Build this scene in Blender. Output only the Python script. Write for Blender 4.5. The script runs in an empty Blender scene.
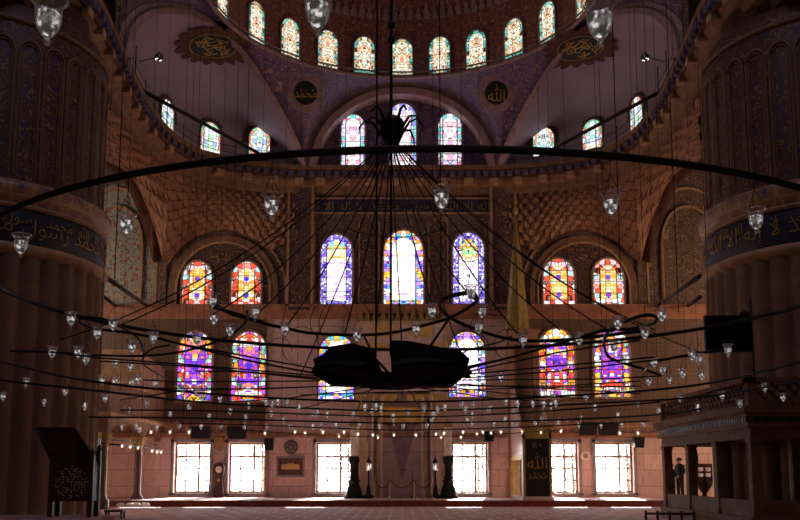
import bpy, bmesh, math, random
from math import sin, cos, pi, sqrt, radians, atan2
from mathutils import Vector, Matrix
random.seed(7)
S = bpy.context.scene
COL = S.collection

# ------------------------------------------------------------------ camera
EYE = 1.5; F = 900.0; PITCH = radians(7.5); CX = 402.0; CY = 353.5
cam = bpy.data.objects.new('camera', bpy.data.cameras.new('camera'))
COL.objects.link(cam); S.camera = cam
cam.data.sensor_width = 36; cam.data.lens = 36*F/800
cam.data.shift_x = (400-CX)/800; cam.data.shift_y = (CY-260)/800
cam.location = (0, 0, EYE); cam.rotation_euler = (pi/2+PITCH, 0, 0)
cam.data.clip_end = 300
SP, CP = sin(PITCH), cos(PITCH)

def ray(px, py):
    x = (px-CX)/F; u = (CY-py)/F; d = CP-u*SP
    return x/d, (SP+u*CP)/d            # X per unit Y, Z-EYE per unit Y
def P(px, py, D):
    a, b = ray(px, py); return Vector((a*D, D, EYE+b*D))
def H(px, py, z):                      # pixel ray meets the level z
    a, b = ray(px, py); D = (z-EYE)/b; return Vector((a*D, D, z))
def pix(v):
    y = v.y*CP+(v.z-EYE)*SP; u = -(v.y)*SP+(v.z-EYE)*CP
    return CX+F*v.x/y, CY-F*u/y

# ------------------------------------------------------------------ materials
M = {}
def newmat(name):
    m = bpy.data.materials.new(name); m.use_nodes = True
    nt = m.node_tree; nt.nodes.clear(); M[name] = m
    return m, nt
def N(nt, t, **k):
    n = nt.nodes.new(t)
    for a, v in k.items():
        if a in n.inputs: n.inputs[a].default_value = v
        else: setattr(n, a, v)
    return n
def L(nt, a, b): nt.links.new(a, b)
def ramp(nt, fac, stops, interp='LINEAR'):
    r = N(nt, 'ShaderNodeValToRGB'); r.color_ramp.interpolation = interp
    e = r.color_ramp.elements
    while len(e) < len(stops): e.new(0.5)
    for i, (p, c) in enumerate(stops):
        e[i].position = p; e[i].color = (c[0], c[1], c[2], 1)
    L(nt, fac, r.inputs[0]); return r.outputs[0]
def bsdf(nt, col, rough=.6, metal=0, bump=None, bstr=.3, bdist=.03):
    b = N(nt, 'ShaderNodeBsdfPrincipled'); o = N(nt, 'ShaderNodeOutputMaterial')
    b.inputs['Roughness'].default_value = rough; b.inputs['Metallic'].default_value = metal
    b.inputs['Specular IOR Level'].default_value = .35
    if isinstance(col, tuple): b.inputs['Base Color'].default_value = (*col, 1)
    else: L(nt, col, b.inputs['Base Color'])
    if bump is not None:
        bp = N(nt, 'ShaderNodeBump'); bp.inputs['Strength'].default_value = bstr; bp.inputs['Distance'].default_value = bdist
        L(nt, bump, bp.inputs['Height']); L(nt, bp.outputs[0], b.inputs['Normal'])
    L(nt, b.outputs[0], o.inputs[0]); return b
def coord(nt, scale=(1, 1, 1), kind='Object'):
    c = N(nt, 'ShaderNodeTexCoord'); mp = N(nt, 'ShaderNodeMapping')
    mp.inputs['Scale'].default_value = scale
    L(nt, c.outputs[kind], mp.inputs[0]); return mp.outputs[0]
def plain(name, col, rough=.6, metal=0, var=.25, sc=3.0):
    m, nt = newmat(name)
    n = N(nt, 'ShaderNodeTexNoise', Scale=sc, Detail=6.0); L(nt, coord(nt), n.inputs['Vector'])
    c = ramp(nt, n.outputs[0], [(.3, tuple(v*(1-var) for v in col)), (.7, tuple(min(1, v*(1+var)) for v in col))])
    bsdf(nt, c, rough, metal, n.outputs[0], .1); return m
def arabesque(name, ground, vine, petal, scale=3.0, kind='Object', rough=.55):
    """painted floral ornament: curling vines over a ground with scattered petals"""
    m, nt = newmat(name); v = coord(nt, (1, 1, 1), kind)
    w = N(nt, 'ShaderNodeTexNoise', Scale=scale*.75, Detail=1.5, Distortion=.9); L(nt, v, w.inputs['Vector'])
    k = N(nt, 'ShaderNodeMath', operation='MULTIPLY'); k.inputs[1].default_value = 9.0; L(nt, w.outputs[0], k.inputs[0])
    fr = N(nt, 'ShaderNodeMath', operation='FRACT'); L(nt, k.outputs[0], fr.inputs[0])
    c1 = ramp(nt, fr.outputs[0], [(0, (0, 0, 0)), (.38, (0, 0, 0)), (.44, (1, 1, 1)), (.56, (1, 1, 1)), (.62, (0, 0, 0))])
    vp = N(nt, 'ShaderNodeTexVoronoi', Scale=scale*1.25, feature='F1', Randomness=.6); L(nt, v, vp.inputs['Vector'])
    c2 = ramp(nt, vp.outputs['Distance'], [(0, (.3, .3, .3)), (.08, (.3, .3, .3)), (.12, (1, 1, 1)), (.26, (1, 1, 1)), (.3, (0, 0, 0))])
    b = N(nt, 'ShaderNodeMixRGB'); b.inputs[1].default_value = (*ground, 1); b.inputs[2].default_value = (*vine, 1); L(nt, c1, b.inputs[0])
    a = N(nt, 'ShaderNodeMixRGB'); a.inputs[2].default_value = (*petal, 1); L(nt, c2, a.inputs[0]); L(nt, b.outputs[0], a.inputs[1])
    bsdf(nt, a.outputs[0], rough, 0, c1, .15); return m
def gridtile(name, ground, line, dot, size=.5, rough=.4, kind='Object'):
    """small square tiles, each with a four-petal device"""
    m, nt = newmat(name); v = coord(nt, (1/size, 1/size, 1/size), kind)
    vo = N(nt, 'ShaderNodeTexVoronoi', Scale=1.0, feature='F1', distance='CHEBYCHEV', Randomness=0.0); L(nt, v, vo.inputs['Vector'])
    v2 = N(nt, 'ShaderNodeTexVoronoi', Scale=1.0, feature='F1', distance='MANHATTAN', Randomness=0.0); L(nt, v, v2.inputs['Vector'])
    c1 = ramp(nt, vo.outputs['Distance'], [(0, (0, 0, 0)), (.42, (0, 0, 0)), (.46, (1, 1, 1))])
    c2 = ramp(nt, v2.outputs['Distance'], [(0, (1, 1, 1)), (.25, (1, 1, 1)), (.33, (0, 0, 0)), (.45, (0, 0, 0)), (.5, (.7, .7, .7)), (.6, (0, 0, 0))])
    a = N(nt, 'ShaderNodeMixRGB'); a.inputs[1].default_value = (*ground, 1); a.inputs[2].default_value = (*dot, 1); L(nt, c2, a.inputs[0])
    b = N(nt, 'ShaderNodeMixRGB'); b.inputs[2].default_value = (*line, 1); L(nt, c1, b.inputs[0]); L(nt, a.outputs[0], b.inputs[1])
    bsdf(nt, b.outputs[0], rough, 0); return m
def marble(name, c1, c2, rough=.3, sc=(.8, .8, .5), slab=(1.6, .8)):
    m, nt = newmat(name); v = coord(nt, sc)
    n = N(nt, 'ShaderNodeTexNoise', Scale=1.5, Detail=8.0, Distortion=1.5); L(nt, v, n.inputs['Vector'])
    c = ramp(nt, n.outputs[0], [(.25, c2), (.5, c1), (.62, tuple(x*.85 for x in c1)), (.75, c1)])
    w = N(nt, 'ShaderNodeTexCoord'); sx = N(nt, 'ShaderNodeSeparateXYZ'); L(nt, w.outputs['Object'], sx.inputs[0])
    cx = N(nt, 'ShaderNodeCombineXYZ'); L(nt, sx.outputs[0], cx.inputs[0]); L(nt, sx.outputs[2], cx.inputs[1])
    br = N(nt, 'ShaderNodeTexBrick', Scale=1.0); L(nt, cx.outputs[0], br.inputs['Vector'])
    br.inputs['Color1'].default_value = (1, 1, 1, 1); br.inputs['Color2'].default_value = (.86, .84, .83, 1); br.inputs['Mortar'].default_value = (.45, .4, .38, 1)
    br.inputs['Mortar Size'].default_value = .012; br.inputs['Brick Width'].default_value = slab[0]; br.inputs['Row Height'].default_value = slab[1]
    mu = N(nt, 'ShaderNodeMixRGB', blend_type='MULTIPLY'); mu.inputs[0].default_value = 1; L(nt, c, mu.inputs[1]); L(nt, br.outputs[0], mu.inputs[2])
    bsdf(nt, mu.outputs[0], rough); return m
def stained(name, palette, scale, strength, lead=.05, hgt=0.0):
    """leaded coloured glass with daylight behind it; mirrored left and right"""
    m, nt = newmat(name)
    c = N(nt, 'ShaderNodeTexCoord'); sp = N(nt, 'ShaderNodeSeparateXYZ'); L(nt, c.outputs['UV'], sp.inputs[0])
    ab = N(nt, 'ShaderNodeMath', operation='ABSOLUTE'); L(nt, sp.outputs[0], ab.inputs[0])
    cb = N(nt, 'ShaderNodeCombineXYZ'); L(nt, ab.outputs[0], cb.inputs[0]); L(nt, sp.outputs[1], cb.inputs[1])
    oi = N(nt, 'ShaderNodeObjectInfo'); sc_ = N(nt, 'ShaderNodeVectorMath', operation='MULTIPLY_ADD'); sc_.inputs[1].default_value = (0, 0, 1); L(nt, oi.outputs['Location'], sc_.inputs[0]); L(nt, cb.outputs[0], sc_.inputs[2])
    md = N(nt, 'ShaderNodeCombineXYZ'); mo = N(nt, 'ShaderNodeMath', operation='MULTIPLY'); mo.inputs[1].default_value = 3.7; L(nt, oi.outputs['Random'], mo.inputs[0]); L(nt, mo.outputs[0], md.inputs[1])
    cb = N(nt, 'ShaderNodeVectorMath', operation='ADD'); L(nt, sc_.outputs[0], cb.inputs[0]); L(nt, md.outputs[0], cb.inputs[1])
    vo = N(nt, 'ShaderNodeTexVoronoi', Scale=scale, feature='F1', Randomness=.55); L(nt, cb.outputs[0], vo.inputs['Vector'])
    ve = N(nt, 'ShaderNodeTexVoronoi', Scale=scale, feature='DISTANCE_TO_EDGE', Randomness=.55); L(nt, cb.outputs[0], ve.inputs['Vector'])
    se = N(nt, 'ShaderNodeSeparateXYZ'); L(nt, vo.outputs['Color'], se.inputs[0])
    k = len(palette); stops = [(i/k, p) for i, p in enumerate(palette)]
    src = se.outputs[0]
    if hgt:                                # colours arranged in bands up the window
        q1 = N(nt, 'ShaderNodeMath', operation='MULTIPLY'); q1.inputs[1].default_value = .3; L(nt, src, q1.inputs[0])
        q2 = N(nt, 'ShaderNodeMath', operation='MULTIPLY_ADD'); q2.inputs[1].default_value = .72/hgt; L(nt, sp.outputs[1], q2.inputs[0]); L(nt, q1.outputs[0], q2.inputs[2]); src = q2.outputs[0]
    col = ramp(nt, src, stops, 'CONSTANT')
    ld = ramp(nt, ve.outputs['Distance'], [(0, (.03, .03, .03)), (lead*.5, (.1, .1, .1)), (lead*.5+.045, (1, 1, 1))])
    mu = N(nt, 'ShaderNodeMixRGB', blend_type='MULTIPLY'); mu.inputs[0].default_value = 1; L(nt, col, mu.inputs[1]); L(nt, ld, mu.inputs[2])
    e = N(nt, 'ShaderNodeEmission'); L(nt, mu.outputs[0], e.inputs[0]); e.inputs[1].default_value = strength
    o = N(nt, 'ShaderNodeOutputMaterial'); L(nt, e.outputs[0], o.inputs[0]); return m

plain('stone_brown', (.21, .12, .07), .8)
plain('stone_dark', (.11, .05, .035), .85)
plain('stone_tan', (.38, .235, .14), .75)
plain('plaster_pink', (.36, .29, .38), .85, var=.12, sc=.6)
plain('rim_stone', (.34, .24, .26), .8)
plain('pink_cornice', (.36, .17, .10), .6)
plain('wood_dark', (.06, .028, .02), .45)
plain('wood_lodge', (.19, .10, .045), .75)
plain('iron', (.012, .010, .010), .55, .3)
plain('black_plastic', (.012, .012, .013), .5)
plain('screen_black', (.004, .004, .005), .25)
plain('gold', (.62, .40, .10), .35, .75)
plain('gold_dull', (.34, .24, .075), .5, .3)
plain('gold_paint', (.62, .42, .12), .5, .1)
plain('brass', (.65, .45, .18), .3, .9)
plain('cream_wax', (.85, .74, .62), .5)
plain('rope_red', (.25, .02, .02), .8)
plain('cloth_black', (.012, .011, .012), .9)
plain('skin', (.35, .2, .14), .6)
plain('wood_frame', (.34, .19, .11), .5)
plain('grey_stone', (.30, .27, .26), .6)
plain('leaf', (.16, .19, .14), .7)
plain('bark', (.12, .08, .05), .9)
plain('red_carpet_edge', (.22, .05, .04), .9)
plain('white_marker', (.8, .75, .7), .5)
plain('outside_paving', (.5, .48, .44), .8)
plain('green_tile_band', (.16, .17, .12), .4)
marble('marble', (.82, .58, .50), (.6, .40, .34))
marble('marble_plain', (.66, .50, .46), (.46, .34, .31), slab=(3, 2.2))
marble('porphyry', (.14, .07, .05), (.07, .04, .03), slab=(9, 9))
arabesque('tile_wall', (.11, .065, .05), (.36, .24, .16), (.12, .07, .11), 3.2)
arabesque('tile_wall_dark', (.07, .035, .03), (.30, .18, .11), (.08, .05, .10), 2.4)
arabesque('tile_blue', (.34, .34, .28), (.07, .11, .13), (.32, .10, .06), 2.6)
arabesque('paint_purple', (.13, .085, .18), (.36, .24, .26), (.08, .07, .25), 2.2)
arabesque('paint_dome', (.24, .09, .08), (.55, .32, .24), (.16, .08, .14), 2.6)
arabesque('pier_paint', (.075, .03, .022), (.22, .12, .065), (.035, .03, .08), 2.6)
gridtile('tile_grid', (.18, .11, .07), (.13, .08, .06), (.07, .05, .07), .42)
gridtile('frieze', (.30, .15, .09), (.40, .25, .14), (.09, .08, .18), .5)
plain('band_blue', (.025, .024, .05), .5)
plain('medallion_black', (.012, .014, .012), .5)
m, nt = newmat('muqarnas'); cc_ = N(nt, 'ShaderNodeTexCoord'); br = N(nt, 'ShaderNodeTexBrick', Scale=1.0); L(nt, cc_.outputs['UV'], br.inputs['Vector'])
br.offset = .5; br.inputs['Brick Width'].default_value = 1.0; br.inputs['Row Height'].default_value = 1.0; br.inputs['Mortar Size'].default_value = .07; br.inputs['Mortar Smooth'].default_value = .4
br.inputs['Color1'].default_value = (.36, .20, .115, 1); br.inputs['Color2'].default_value = (.28, .15, .09, 1); br.inputs['Mortar'].default_value = (.15, .075, .05, 1)
bsdf(nt, br.outputs[0], .8, 0, br.outputs['Fac'], .2)
plain('flute_stone', (.19, .105, .065), .75, var=.3, sc=.8)
plain('bracket_blue', (.11, .09, .17), .7)

# carpet: rows of small prayer-niche figures, red on rose
m, nt = newmat('carpet'); v = coord(nt, (1, 1, 1))
br = N(nt, 'ShaderNodeTexBrick', Scale=1.0); L(nt, v, br.inputs['Vector'])
br.offset = .5; br.inputs['Brick Width'].default_value = .8; br.inputs['Row Height'].default_value = 1.1
br.inputs['Mortar Size'].default_value = .05; br.inputs['Color1'].default_value = (.72, .36, .32, 1); br.inputs['Color2'].default_value = (.60, .26, .22, 1); br.inputs['Mortar'].default_value = (.85, .58, .52, 1)
nz = N(nt, 'ShaderNodeTexNoise', Scale=1.3, Detail=5.0); L(nt, v, nz.inputs['Vector'])
mu = N(nt, 'ShaderNodeMixRGB', blend_type='MULTIPLY'); mu.inputs[0].default_value = .6; L(nt, br.outputs[0], mu.inputs[1]); L(nt, nz.outputs[0], mu.inputs[2])
bsdf(nt, mu.outputs[0], .9)

W1 = (1, 1, 1); PV = (.55, .25, 1); BL = (.12, .08, 1); RD = (1, .10, .05); YL = (1, .62, .08); CY_ = (.35, .8, .9); PK = (1, .55, .6); GR = (.2, .75, .45); OR = (1, .35, .04)
stained('glass_dome', [(1, .85, .62), (1, .6, .3), (1, .9, .7), (.8, .3, .15), (1, .95, .85), (.7, .9, .75), (1, .75, .45), (1, 1, .9)], 10, 1.35, .05)
stained('glass_dome_edge', [(1, 1, .8), (.15, .6, .5), (.8, .6, .3), (.3, .8, .7), (1, .9, .6)], 5, .9, .06)
stained('glass_exedra', [W1, (.7, .85, .9), (.35, .75, .65), W1, (.4, .55, 1), (.8, .95, 1), W1, (.55, .8, .5)], 5.5, 1.3, .07)
stained('glass_exedra_edge', [W1, (.3, .7, .4), (1, .9, .6), W1, (.9, .3, .2)], 4, 1.2, .05)
stained('glass_arch', [W1, PK, W1, (.6, .5, 1), (1, .9, .9), (.9, .4, .6), W1], 5, 1.5, .05)
stained('glass_arch_edge', [(.3, .3, .9), W1, (.8, .15, .3), (.2, .7, .7), (.8, .7, 1)], 5, 1.2, .05)
stained('glass_white', [W1, (1, .9, 1), W1, (1, .75, .45), W1, (1, .85, 1), W1, W1, (.7, .4, 1)], 4.2, 2.6, .035)
stained('glass_violet_edge', [(.3, .2, 1), W1, (.2, .1, .95), (.8, .75, 1), (.3, .2, 1)], 9, 1.3, .05)
stained('glass_mosaic_edge', [BL, OR, W1, (.1, .5, .7), PV, YL, (.6, .3, 1), W1], 5.5, 1.5, .05)
stained('glass_yellow', [YL, (1, .8, .3), (1, .5, .05), (1, .95, .7), YL, (1, .7, .2), (1, 1, .8), (.9, .35, .1)], 7, 1.25, .05)
stained('glass_red_edge', [RD, (1, .6, .6), RD, W1, (1, .35, .3), (.5, .85, .85), (1, .8, .8)], 4, 1.25, .05)
VI = (.3, .06, 1); V2 = (.55, .12, .95)
stained('glass_red_violet', [YL, VI, W1, RD, W1, VI, (1, .3, .25), W1, RD, VI, V2, VI, V2, (1, .25, .3), VI, W1, YL, RD, W1, YL], 6, 1.25, .05, hgt=3.1)
stained('glass_banded', [(.8, .7, 1), OR, W1, (1, .9, 1), W1, (.8, .45, 1), W1, W1, (1, .85, 1), W1, (.8, .5, 1), W1, W1, W1, (1, .8, .9), OR, (1, .7, .3), (.3, .75, .35), OR, (.2, .5, .8)], 5.5, 2.0, .04, hgt=3.2)
stained('glass_mixed_edge', [OR, (.2, .1, .95), W1, YL, RD, (.25, .6, .5), W1, (.6, .1, .7)], 4.5, 1.3, .07)
stained('glass_blue', [(.15, .05, 1), (.25, .1, 1), (.4, .1, .9)], 9, .9, .04)
m, nt = newmat('inlay_dots'); vo = N(nt, 'ShaderNodeTexVoronoi', Scale=15.0, feature='F1', Randomness=.5); L(nt, coord(nt), vo.inputs['Vector'])
bsdf(nt, ramp(nt, vo.outputs['Distance'], [(0, (.95, .8, .7)), (.2, (.95, .8, .7)), (.3, (.05, .022, .016))]), .4)
# glass of the oil lamps
m, nt = newmat('lamp_glass')
t = N(nt, 'ShaderNodeBsdfTransparent'); g = N(nt, 'ShaderNodeBsdfGlossy', Roughness=.12); tl = N(nt, 'ShaderNodeBsdfTranslucent'); df = N(nt, 'ShaderNodeBsdfDiffuse')
tl.inputs[0].default_value = (.95, .92, .95, 1); df.inputs[0].default_value = (.9, .85, .85, 1)
a1 = N(nt, 'ShaderNodeAddShader'); fr = N(nt, 'ShaderNodeLayerWeight', Blend=.45)
ms = N(nt, 'ShaderNodeMixShader'); L(nt, tl.outputs[0], ms.inputs[1]); L(nt, df.outputs[0], ms.inputs[2]); ms.inputs[0].default_value = .35
m1 = N(nt, 'ShaderNodeMixShader'); m1.inputs[0].default_value = .5; L(nt, ms.outputs[0], m1.inputs[1]); L(nt, g.outputs[0], m1.inputs[2])
m2 = N(nt, 'ShaderNodeMixShader'); mr = ramp(nt, fr.outputs['Facing'], [(0, (.16, .16, .16)), (.5, (.45, .45, .45)), (1, (1, 1, 1))])
L(nt, mr, m2.inputs[0]); L(nt, t.outputs[0], m2.inputs[1]); L(nt, m1.outputs[0], m2.inputs[2])
o = N(nt, 'ShaderNodeOutputMaterial'); L(nt, m2.outputs[0], o.inputs[0])
# window pane
m, nt = newmat('clear_glass')
t = N(nt, 'ShaderNodeBsdfTransparent'); g = N(nt, 'ShaderNodeBsdfGlossy', Roughness=.02); ms = N(nt, 'ShaderNodeMixShader'); ms.inputs[0].default_value = .06
t.inputs[0].default_value = (.95, .97, 1, 1)
o = N(nt, 'ShaderNodeOutputMaterial'); L(nt, t.outputs[0], ms.inputs[1]); L(nt, g.outputs[0], ms.inputs[2]); L(nt, ms.outputs[0], o.inputs[0])
def emis(name, col, s):
    m, nt = newmat(name); e = N(nt, 'ShaderNodeEmission'); e.inputs[0].default_value = (*col, 1); e.inputs[1].default_value = s
    o = N(nt, 'ShaderNodeOutputMaterial'); L(nt, e.outputs[0], o.inputs[0])
emis('lit_bulb', (1, .82, .5), 3.0)
m, nt = newmat('glint_specks'); n_ = N(nt, 'ShaderNodeTexNoise', Scale=26.0, Detail=2.0); L(nt, coord(nt), n_.inputs['Vector'])  # glowing specks stand in for window glints in the lamp glass
c_ = ramp(nt, n_.outputs[0], [(.42, (.05, .045, .045)), (.52, (.22, .2, .2)), (.6, (1, .95, .92))]); e = N(nt, 'ShaderNodeEmission'); L(nt, c_, e.inputs[0]); e.inputs[1].default_value = .8
o = N(nt, 'ShaderNodeOutputMaterial'); L(nt, e.outputs[0], o.inputs[0])
emis('spot_face', (1, .97, .9), 5.0)
emis('lantern_flame', (1, .85, .6), 2.0)

# ------------------------------------------------------------------ mesh helpers
class MB:
    def __init__(s): s.v = []; s.f = []; s.m = []; s.uv = {}; s.smooth = []
    def add(s, vs, fs, mi=0, sm=False):
        b = len(s.v); s.v += [tuple(v) for v in vs]
        for f in fs: s.f.append([b+i for i in f]); s.m.append(mi); s.smooth.append(sm)
    def box(s, x0, x1, y0, y1, z0, z1, mi=0):
        v = [(x, y, z) for z in (z0, z1) for y in (y0, y1) for x in (x0, x1)]
        s.add(v, [(0, 2, 3, 1), (4, 5, 7, 6), (0, 1, 5, 4), (2, 6, 7, 3), (0, 4, 6, 2), (1, 3, 7, 5)], mi)
    def obox(s, c, ax, ay, az, mi=0):     # oriented box: centre and three half vectors
        c, ax, ay, az = map(Vector, (c, ax, ay, az))
        v = [c+i*ax+j*ay+k*az for k in (-1, 1) for j in (-1, 1) for i in (-1, 1)]
        s.add(v, [(0, 2, 3, 1), (4, 5, 7, 6), (0, 1, 5, 4), (2, 6, 7, 3), (0, 4, 6, 2), (1, 3, 7, 5)], mi)
    def tube(s, pts, r, n=6, closed=False, mi=0, rz=None):
        pts = [Vector(p) for p in pts]; K = len(pts); base = len(s.v)
        rr = r if isinstance(r, (list, tuple)) else [r]*K
        for i, p in enumerate(pts):
            a = pts[(i-1) % K] if (closed or i) else p
            b = pts[(i+1) % K] if (closed or i < K-1) else p
            t = (b-a).normalized() if (b-a).length > 1e-9 else Vector((0, 0, 1))
            up = Vector((0, 0, 1)) if abs(t.z) < .95 else Vector((1, 0, 0))
            x = t.cross(up).normalized(); y = x.cross(t).normalized()
            for j in range(n):
                q = 2*pi*j/n+pi/n
                s.v.append(tuple(p+x*cos(q)*rr[i]+y*sin(q)*(rz if rz else rr[i])))
        for i in range(K if closed else K-1):
            for j in range(n):
                a = base+i*n+j; b = base+i*n+(j+1) % n; c = base+((i+1) % K)*n+(j+1) % n; d = base+((i+1) % K)*n+j
                s.f.append([a, b, c, d]); s.m.append(mi); s.smooth.append(n > 5)
        if not closed:
            s.f.append([base+j for j in range(n)][::-1]); s.m.append(mi); s.smooth.append(False)
            s.f.append([base+(K-1)*n+j for j in range(n)]); s.m.append(mi); s.smooth.append(False)
    def lathe(s, prof, n=16, c=(0, 0, 0), mi=0, th0=0, th1=2*pi, sm=True):
        full = abs(th1-th0-2*pi) < 1e-6; K = n if full else n+1; base = len(s.v)
        for r, z in prof:
            for j in range(K):
                q = th0+(th1-th0)*j/n; s.v.append((c[0]+r*cos(q), c[1]+r*sin(q), c[2]+z))
        for i in range(len(prof)-1):
            for j in range(n):
                a = base+i*K+j; b = base+i*K+(j+1) % K; d = base+(i+1)*K+j; e = base+(i+1)*K+(j+1) % K
                s.f.append([a, b, e, d]); s.m.append(mi); s.smooth.append(sm)
    def grid(s, rows, mi=0, sm=True):      # rows: list of equal-length point lists
        K = len(rows[0]); b = len(s.v)
        for r in rows: s.v += [tuple(p) for p in r]
        for i in range(len(rows)-1):
            for j in range(K-1):
                s.f.append([b+i*K+j, b+i*K+j+1, b+(i+1)*K+j+1, b+(i+1)*K+j]); s.m.append(mi); s.smooth.append(sm)
    def prism(s, out, y0, y1, mi=0):       # outline in (x,z) extruded along y
        n = len(out); v = [(x, y0, z) for x, z in out]+[(x, y1, z) for x, z in out]
        s.add(v, [list(range(n)), list(range(2*n-1, n-1, -1))]+[[i, i+n, (i+1) % n+n, (i+1) % n] for i in range(n)], mi)
    def ring(s, a, b, y0, y1, mi=0):       # band between two open outlines in (x,z), with thickness
        n = len(a)
        for i in range(n-1):
            v = [(a[i][0], y0, a[i][1]), (a[i+1][0], y0, a[i+1][1]), (b[i+1][0], y0, b[i+1][1]), (b[i][0], y0, b[i][1])]
            v += [(x, y1, z) for x, _, z in v]
            s.add(v, [(0, 1, 2, 3), (7, 6, 5, 4), (0, 4, 5, 1), (1, 5, 6, 2), (2, 6, 7, 3), (3, 7, 4, 0)], mi)
    def build(s, name, mats, parent=None, loc=None, uvxz=False, org=None):
        me = bpy.data.meshes.new(name)
        vs = s.v
        if org is not None: vs = [(x-org[0], y-org[1], z-org[2]) for x, y, z in vs]
        me.from_pydata(vs, [], s.f)
        if isinstance(mats, str): mats = [mats]
        for k in mats: me.materials.append(M[k])
        me.polygons.foreach_set('material_index', s.m); me.polygons.foreach_set('use_smooth', s.smooth)
        if uvxz:
            uv = me.uv_layers.new(name='UVMap')
            for lp in me.loops:
                c = me.vertices[lp.vertex_index].co; uv.data[lp.index].uv = (c.x, c.z)
        me.update(); o = bpy.data.objects.new(name, me); COL.objects.link(o)
        if parent is not None: o.parent = parent
        if org is not None and parent is None: o.location = org
        if loc is not None: o.location = loc
        return o
def struct(name, mb, mats, **k):
    o = mb.build(name, mats, **k)
    if o.parent is None: o['kind'] = 'structure'
    return o
def thing(name, label, cat, loc=(0, 0, 0), rz=0, group=None):
    o = bpy.data.objects.new(name, None); COL.objects.link(o); o.empty_display_size = .2
    o.location = loc; o.rotation_euler = (0, 0, rz); o['label'] = label; o['category'] = cat
    if group: o['group'] = group
    return o
def tag(o, label, cat, group=None):
    o['label'] = label; o['category'] = cat
    if group: o['group'] = group
    return o
def arch(w, h, n=12, point=.12):
    """outline of an arched opening: open polyline from bottom left over the top to bottom right"""
    r = w/2; o = [(-r, 0)]
    for i in range(n+1):
        q = pi-pi*i/n; o.append((r*cos(q), h-r*(1+point)+r*sin(q)*(1+point)))
    o.append((r, 0)); return o
def catmull(pts, k=6):
    out = []; n = len(pts); pts = [Vector(p) for p in pts]
    for i in range(n-1):
        p0 = pts[max(i-1, 0)]; p1 = pts[i]; p2 = pts[i+1]; p3 = pts[min(i+2, n-1)]
        for j in range(k):
            t = j/k
            out.append(.5*((2*p1)+(p2-p0)*t+(2*p0-5*p1+4*p2-p3)*t*t+(3*p1-p0-3*p2+p3)*t**3))
    out.append(pts[-1]); return out
def mir(p, s): return Vector((p[0]*s, p[1], p[2]))
def text_mesh(txt, size, ext=.01):
    cu = bpy.data.curves.new('t', 'FONT'); cu.body = txt; cu.size = size; cu.extrude = ext; cu.align_x = 'CENTER'; cu.resolution_u = 3; cu.offset = -.012*size
    ob = bpy.data.objects.new('t', cu); COL.objects.link(ob)
    dg = bpy.context.evaluated_depsgraph_get(); me = bpy.data.meshes.new_from_object(ob.evaluated_get(dg))
    bpy.data.objects.remove(ob); return me
win_n = [0]; trim_n = [0]
def wname(): win_n[0] += 1; return 'window_%d' % win_n[0]
def tname(): trim_n[0] += 1; return 'trim_%d' % trim_n[0]
WALLY = 45.0
def Zw(py, D=WALLY): return P(402, py, D).z
def Xw(px, py=300, D=WALLY): return P(px, py, D).x
# ------------------------------------------------------------------ floor, shell
PLAT = .26
b = MB(); b.box(-34, 34, -12, WALLY+.6, -.3, 0); struct('floor', b, 'carpet')
b = MB(); b.box(-34, 34, 40, WALLY, 0, PLAT, 0); b.box(-34, 34, 39.97, 40, 0, PLAT-.03, 1); b.box(-34, 34, 39.93, 40.1, PLAT-.03, PLAT+.012, 2)
struct('floor_platform', b, ['carpet', 'red_carpet_edge', 'wood_frame'])
b = MB(); b.box(-34.4, -34, -12, WALLY+.6, 0, 40); struct('wall_left', b, 'stone_brown')
b = MB(); b.box(34, 34.4, -12, WALLY+.6, 0, 40); struct('wall_right', b, 'stone_brown')
b = MB(); b.box(-34.4, 34.4, -12.4, -12, 0, 40); struct('wall_front', b, 'stone_brown')
b = MB(); b.box(-34.4, 34.4, -12.4, WALLY+.6, 40, 40.4); struct('ceiling', b, 'stone_brown')

# back wall pieces: rectangles with rectangular holes
def wall_holes(mb, x0, x1, z0, z1, holes, y0, y1, mi=0):
    xs = sorted(set([x0, x1]+[v for h in holes for v in h[:2] if x0 < v < x1])); zs = sorted(set([z0, z1]+[v for h in holes for v in h[2:] if z0 < v < z1]))
    for i in range(len(xs)-1):
        for j in range(len(zs)-1):
            cx = (xs[i]+xs[i+1])/2; cz = (zs[j]+zs[j+1])/2
            if any(h[0] < cx < h[1] and h[2] < cz < h[3] for h in holes): continue
            mb.box(xs[i], xs[i+1], y0, y1, zs[j], zs[j+1], mi)
zb, zt = Zw(493), Zw(442.5)
lower = [(174, 210), (228.5, 266), (316, 353), (452, 488), (540, 578.5), (595.5, 633.5)]
holes = [(Xw(a, 467), Xw(c, 467), zb, zt) for a, c in lower]
zmar = Zw(434); zcor = Zw(311)
b = MB(); wall_holes(b, -34, 34, 0, zmar, holes, WALLY, WALLY+.6); struct('wall_back', b, 'marble')
xa, xb = Xw(268), Xw(506)
b = MB(); b.box(-34, xa, WALLY, WALLY+.6, zmar, zcor); b.box(xb, 34, WALLY, WALLY+.6, zmar, zcor); struct('wall_back_tiled', b, 'tile_grid')
b = MB(); b.box(xa, xb, WALLY, WALLY+.6, zmar, zcor); struct('wall_back_marble', b, 'marble_plain')
b = MB(); b.box(-34, 34, WALLY, WALLY+.6, zcor, 40); struct('wall_back_upper', b, 'tile_wall')
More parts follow.
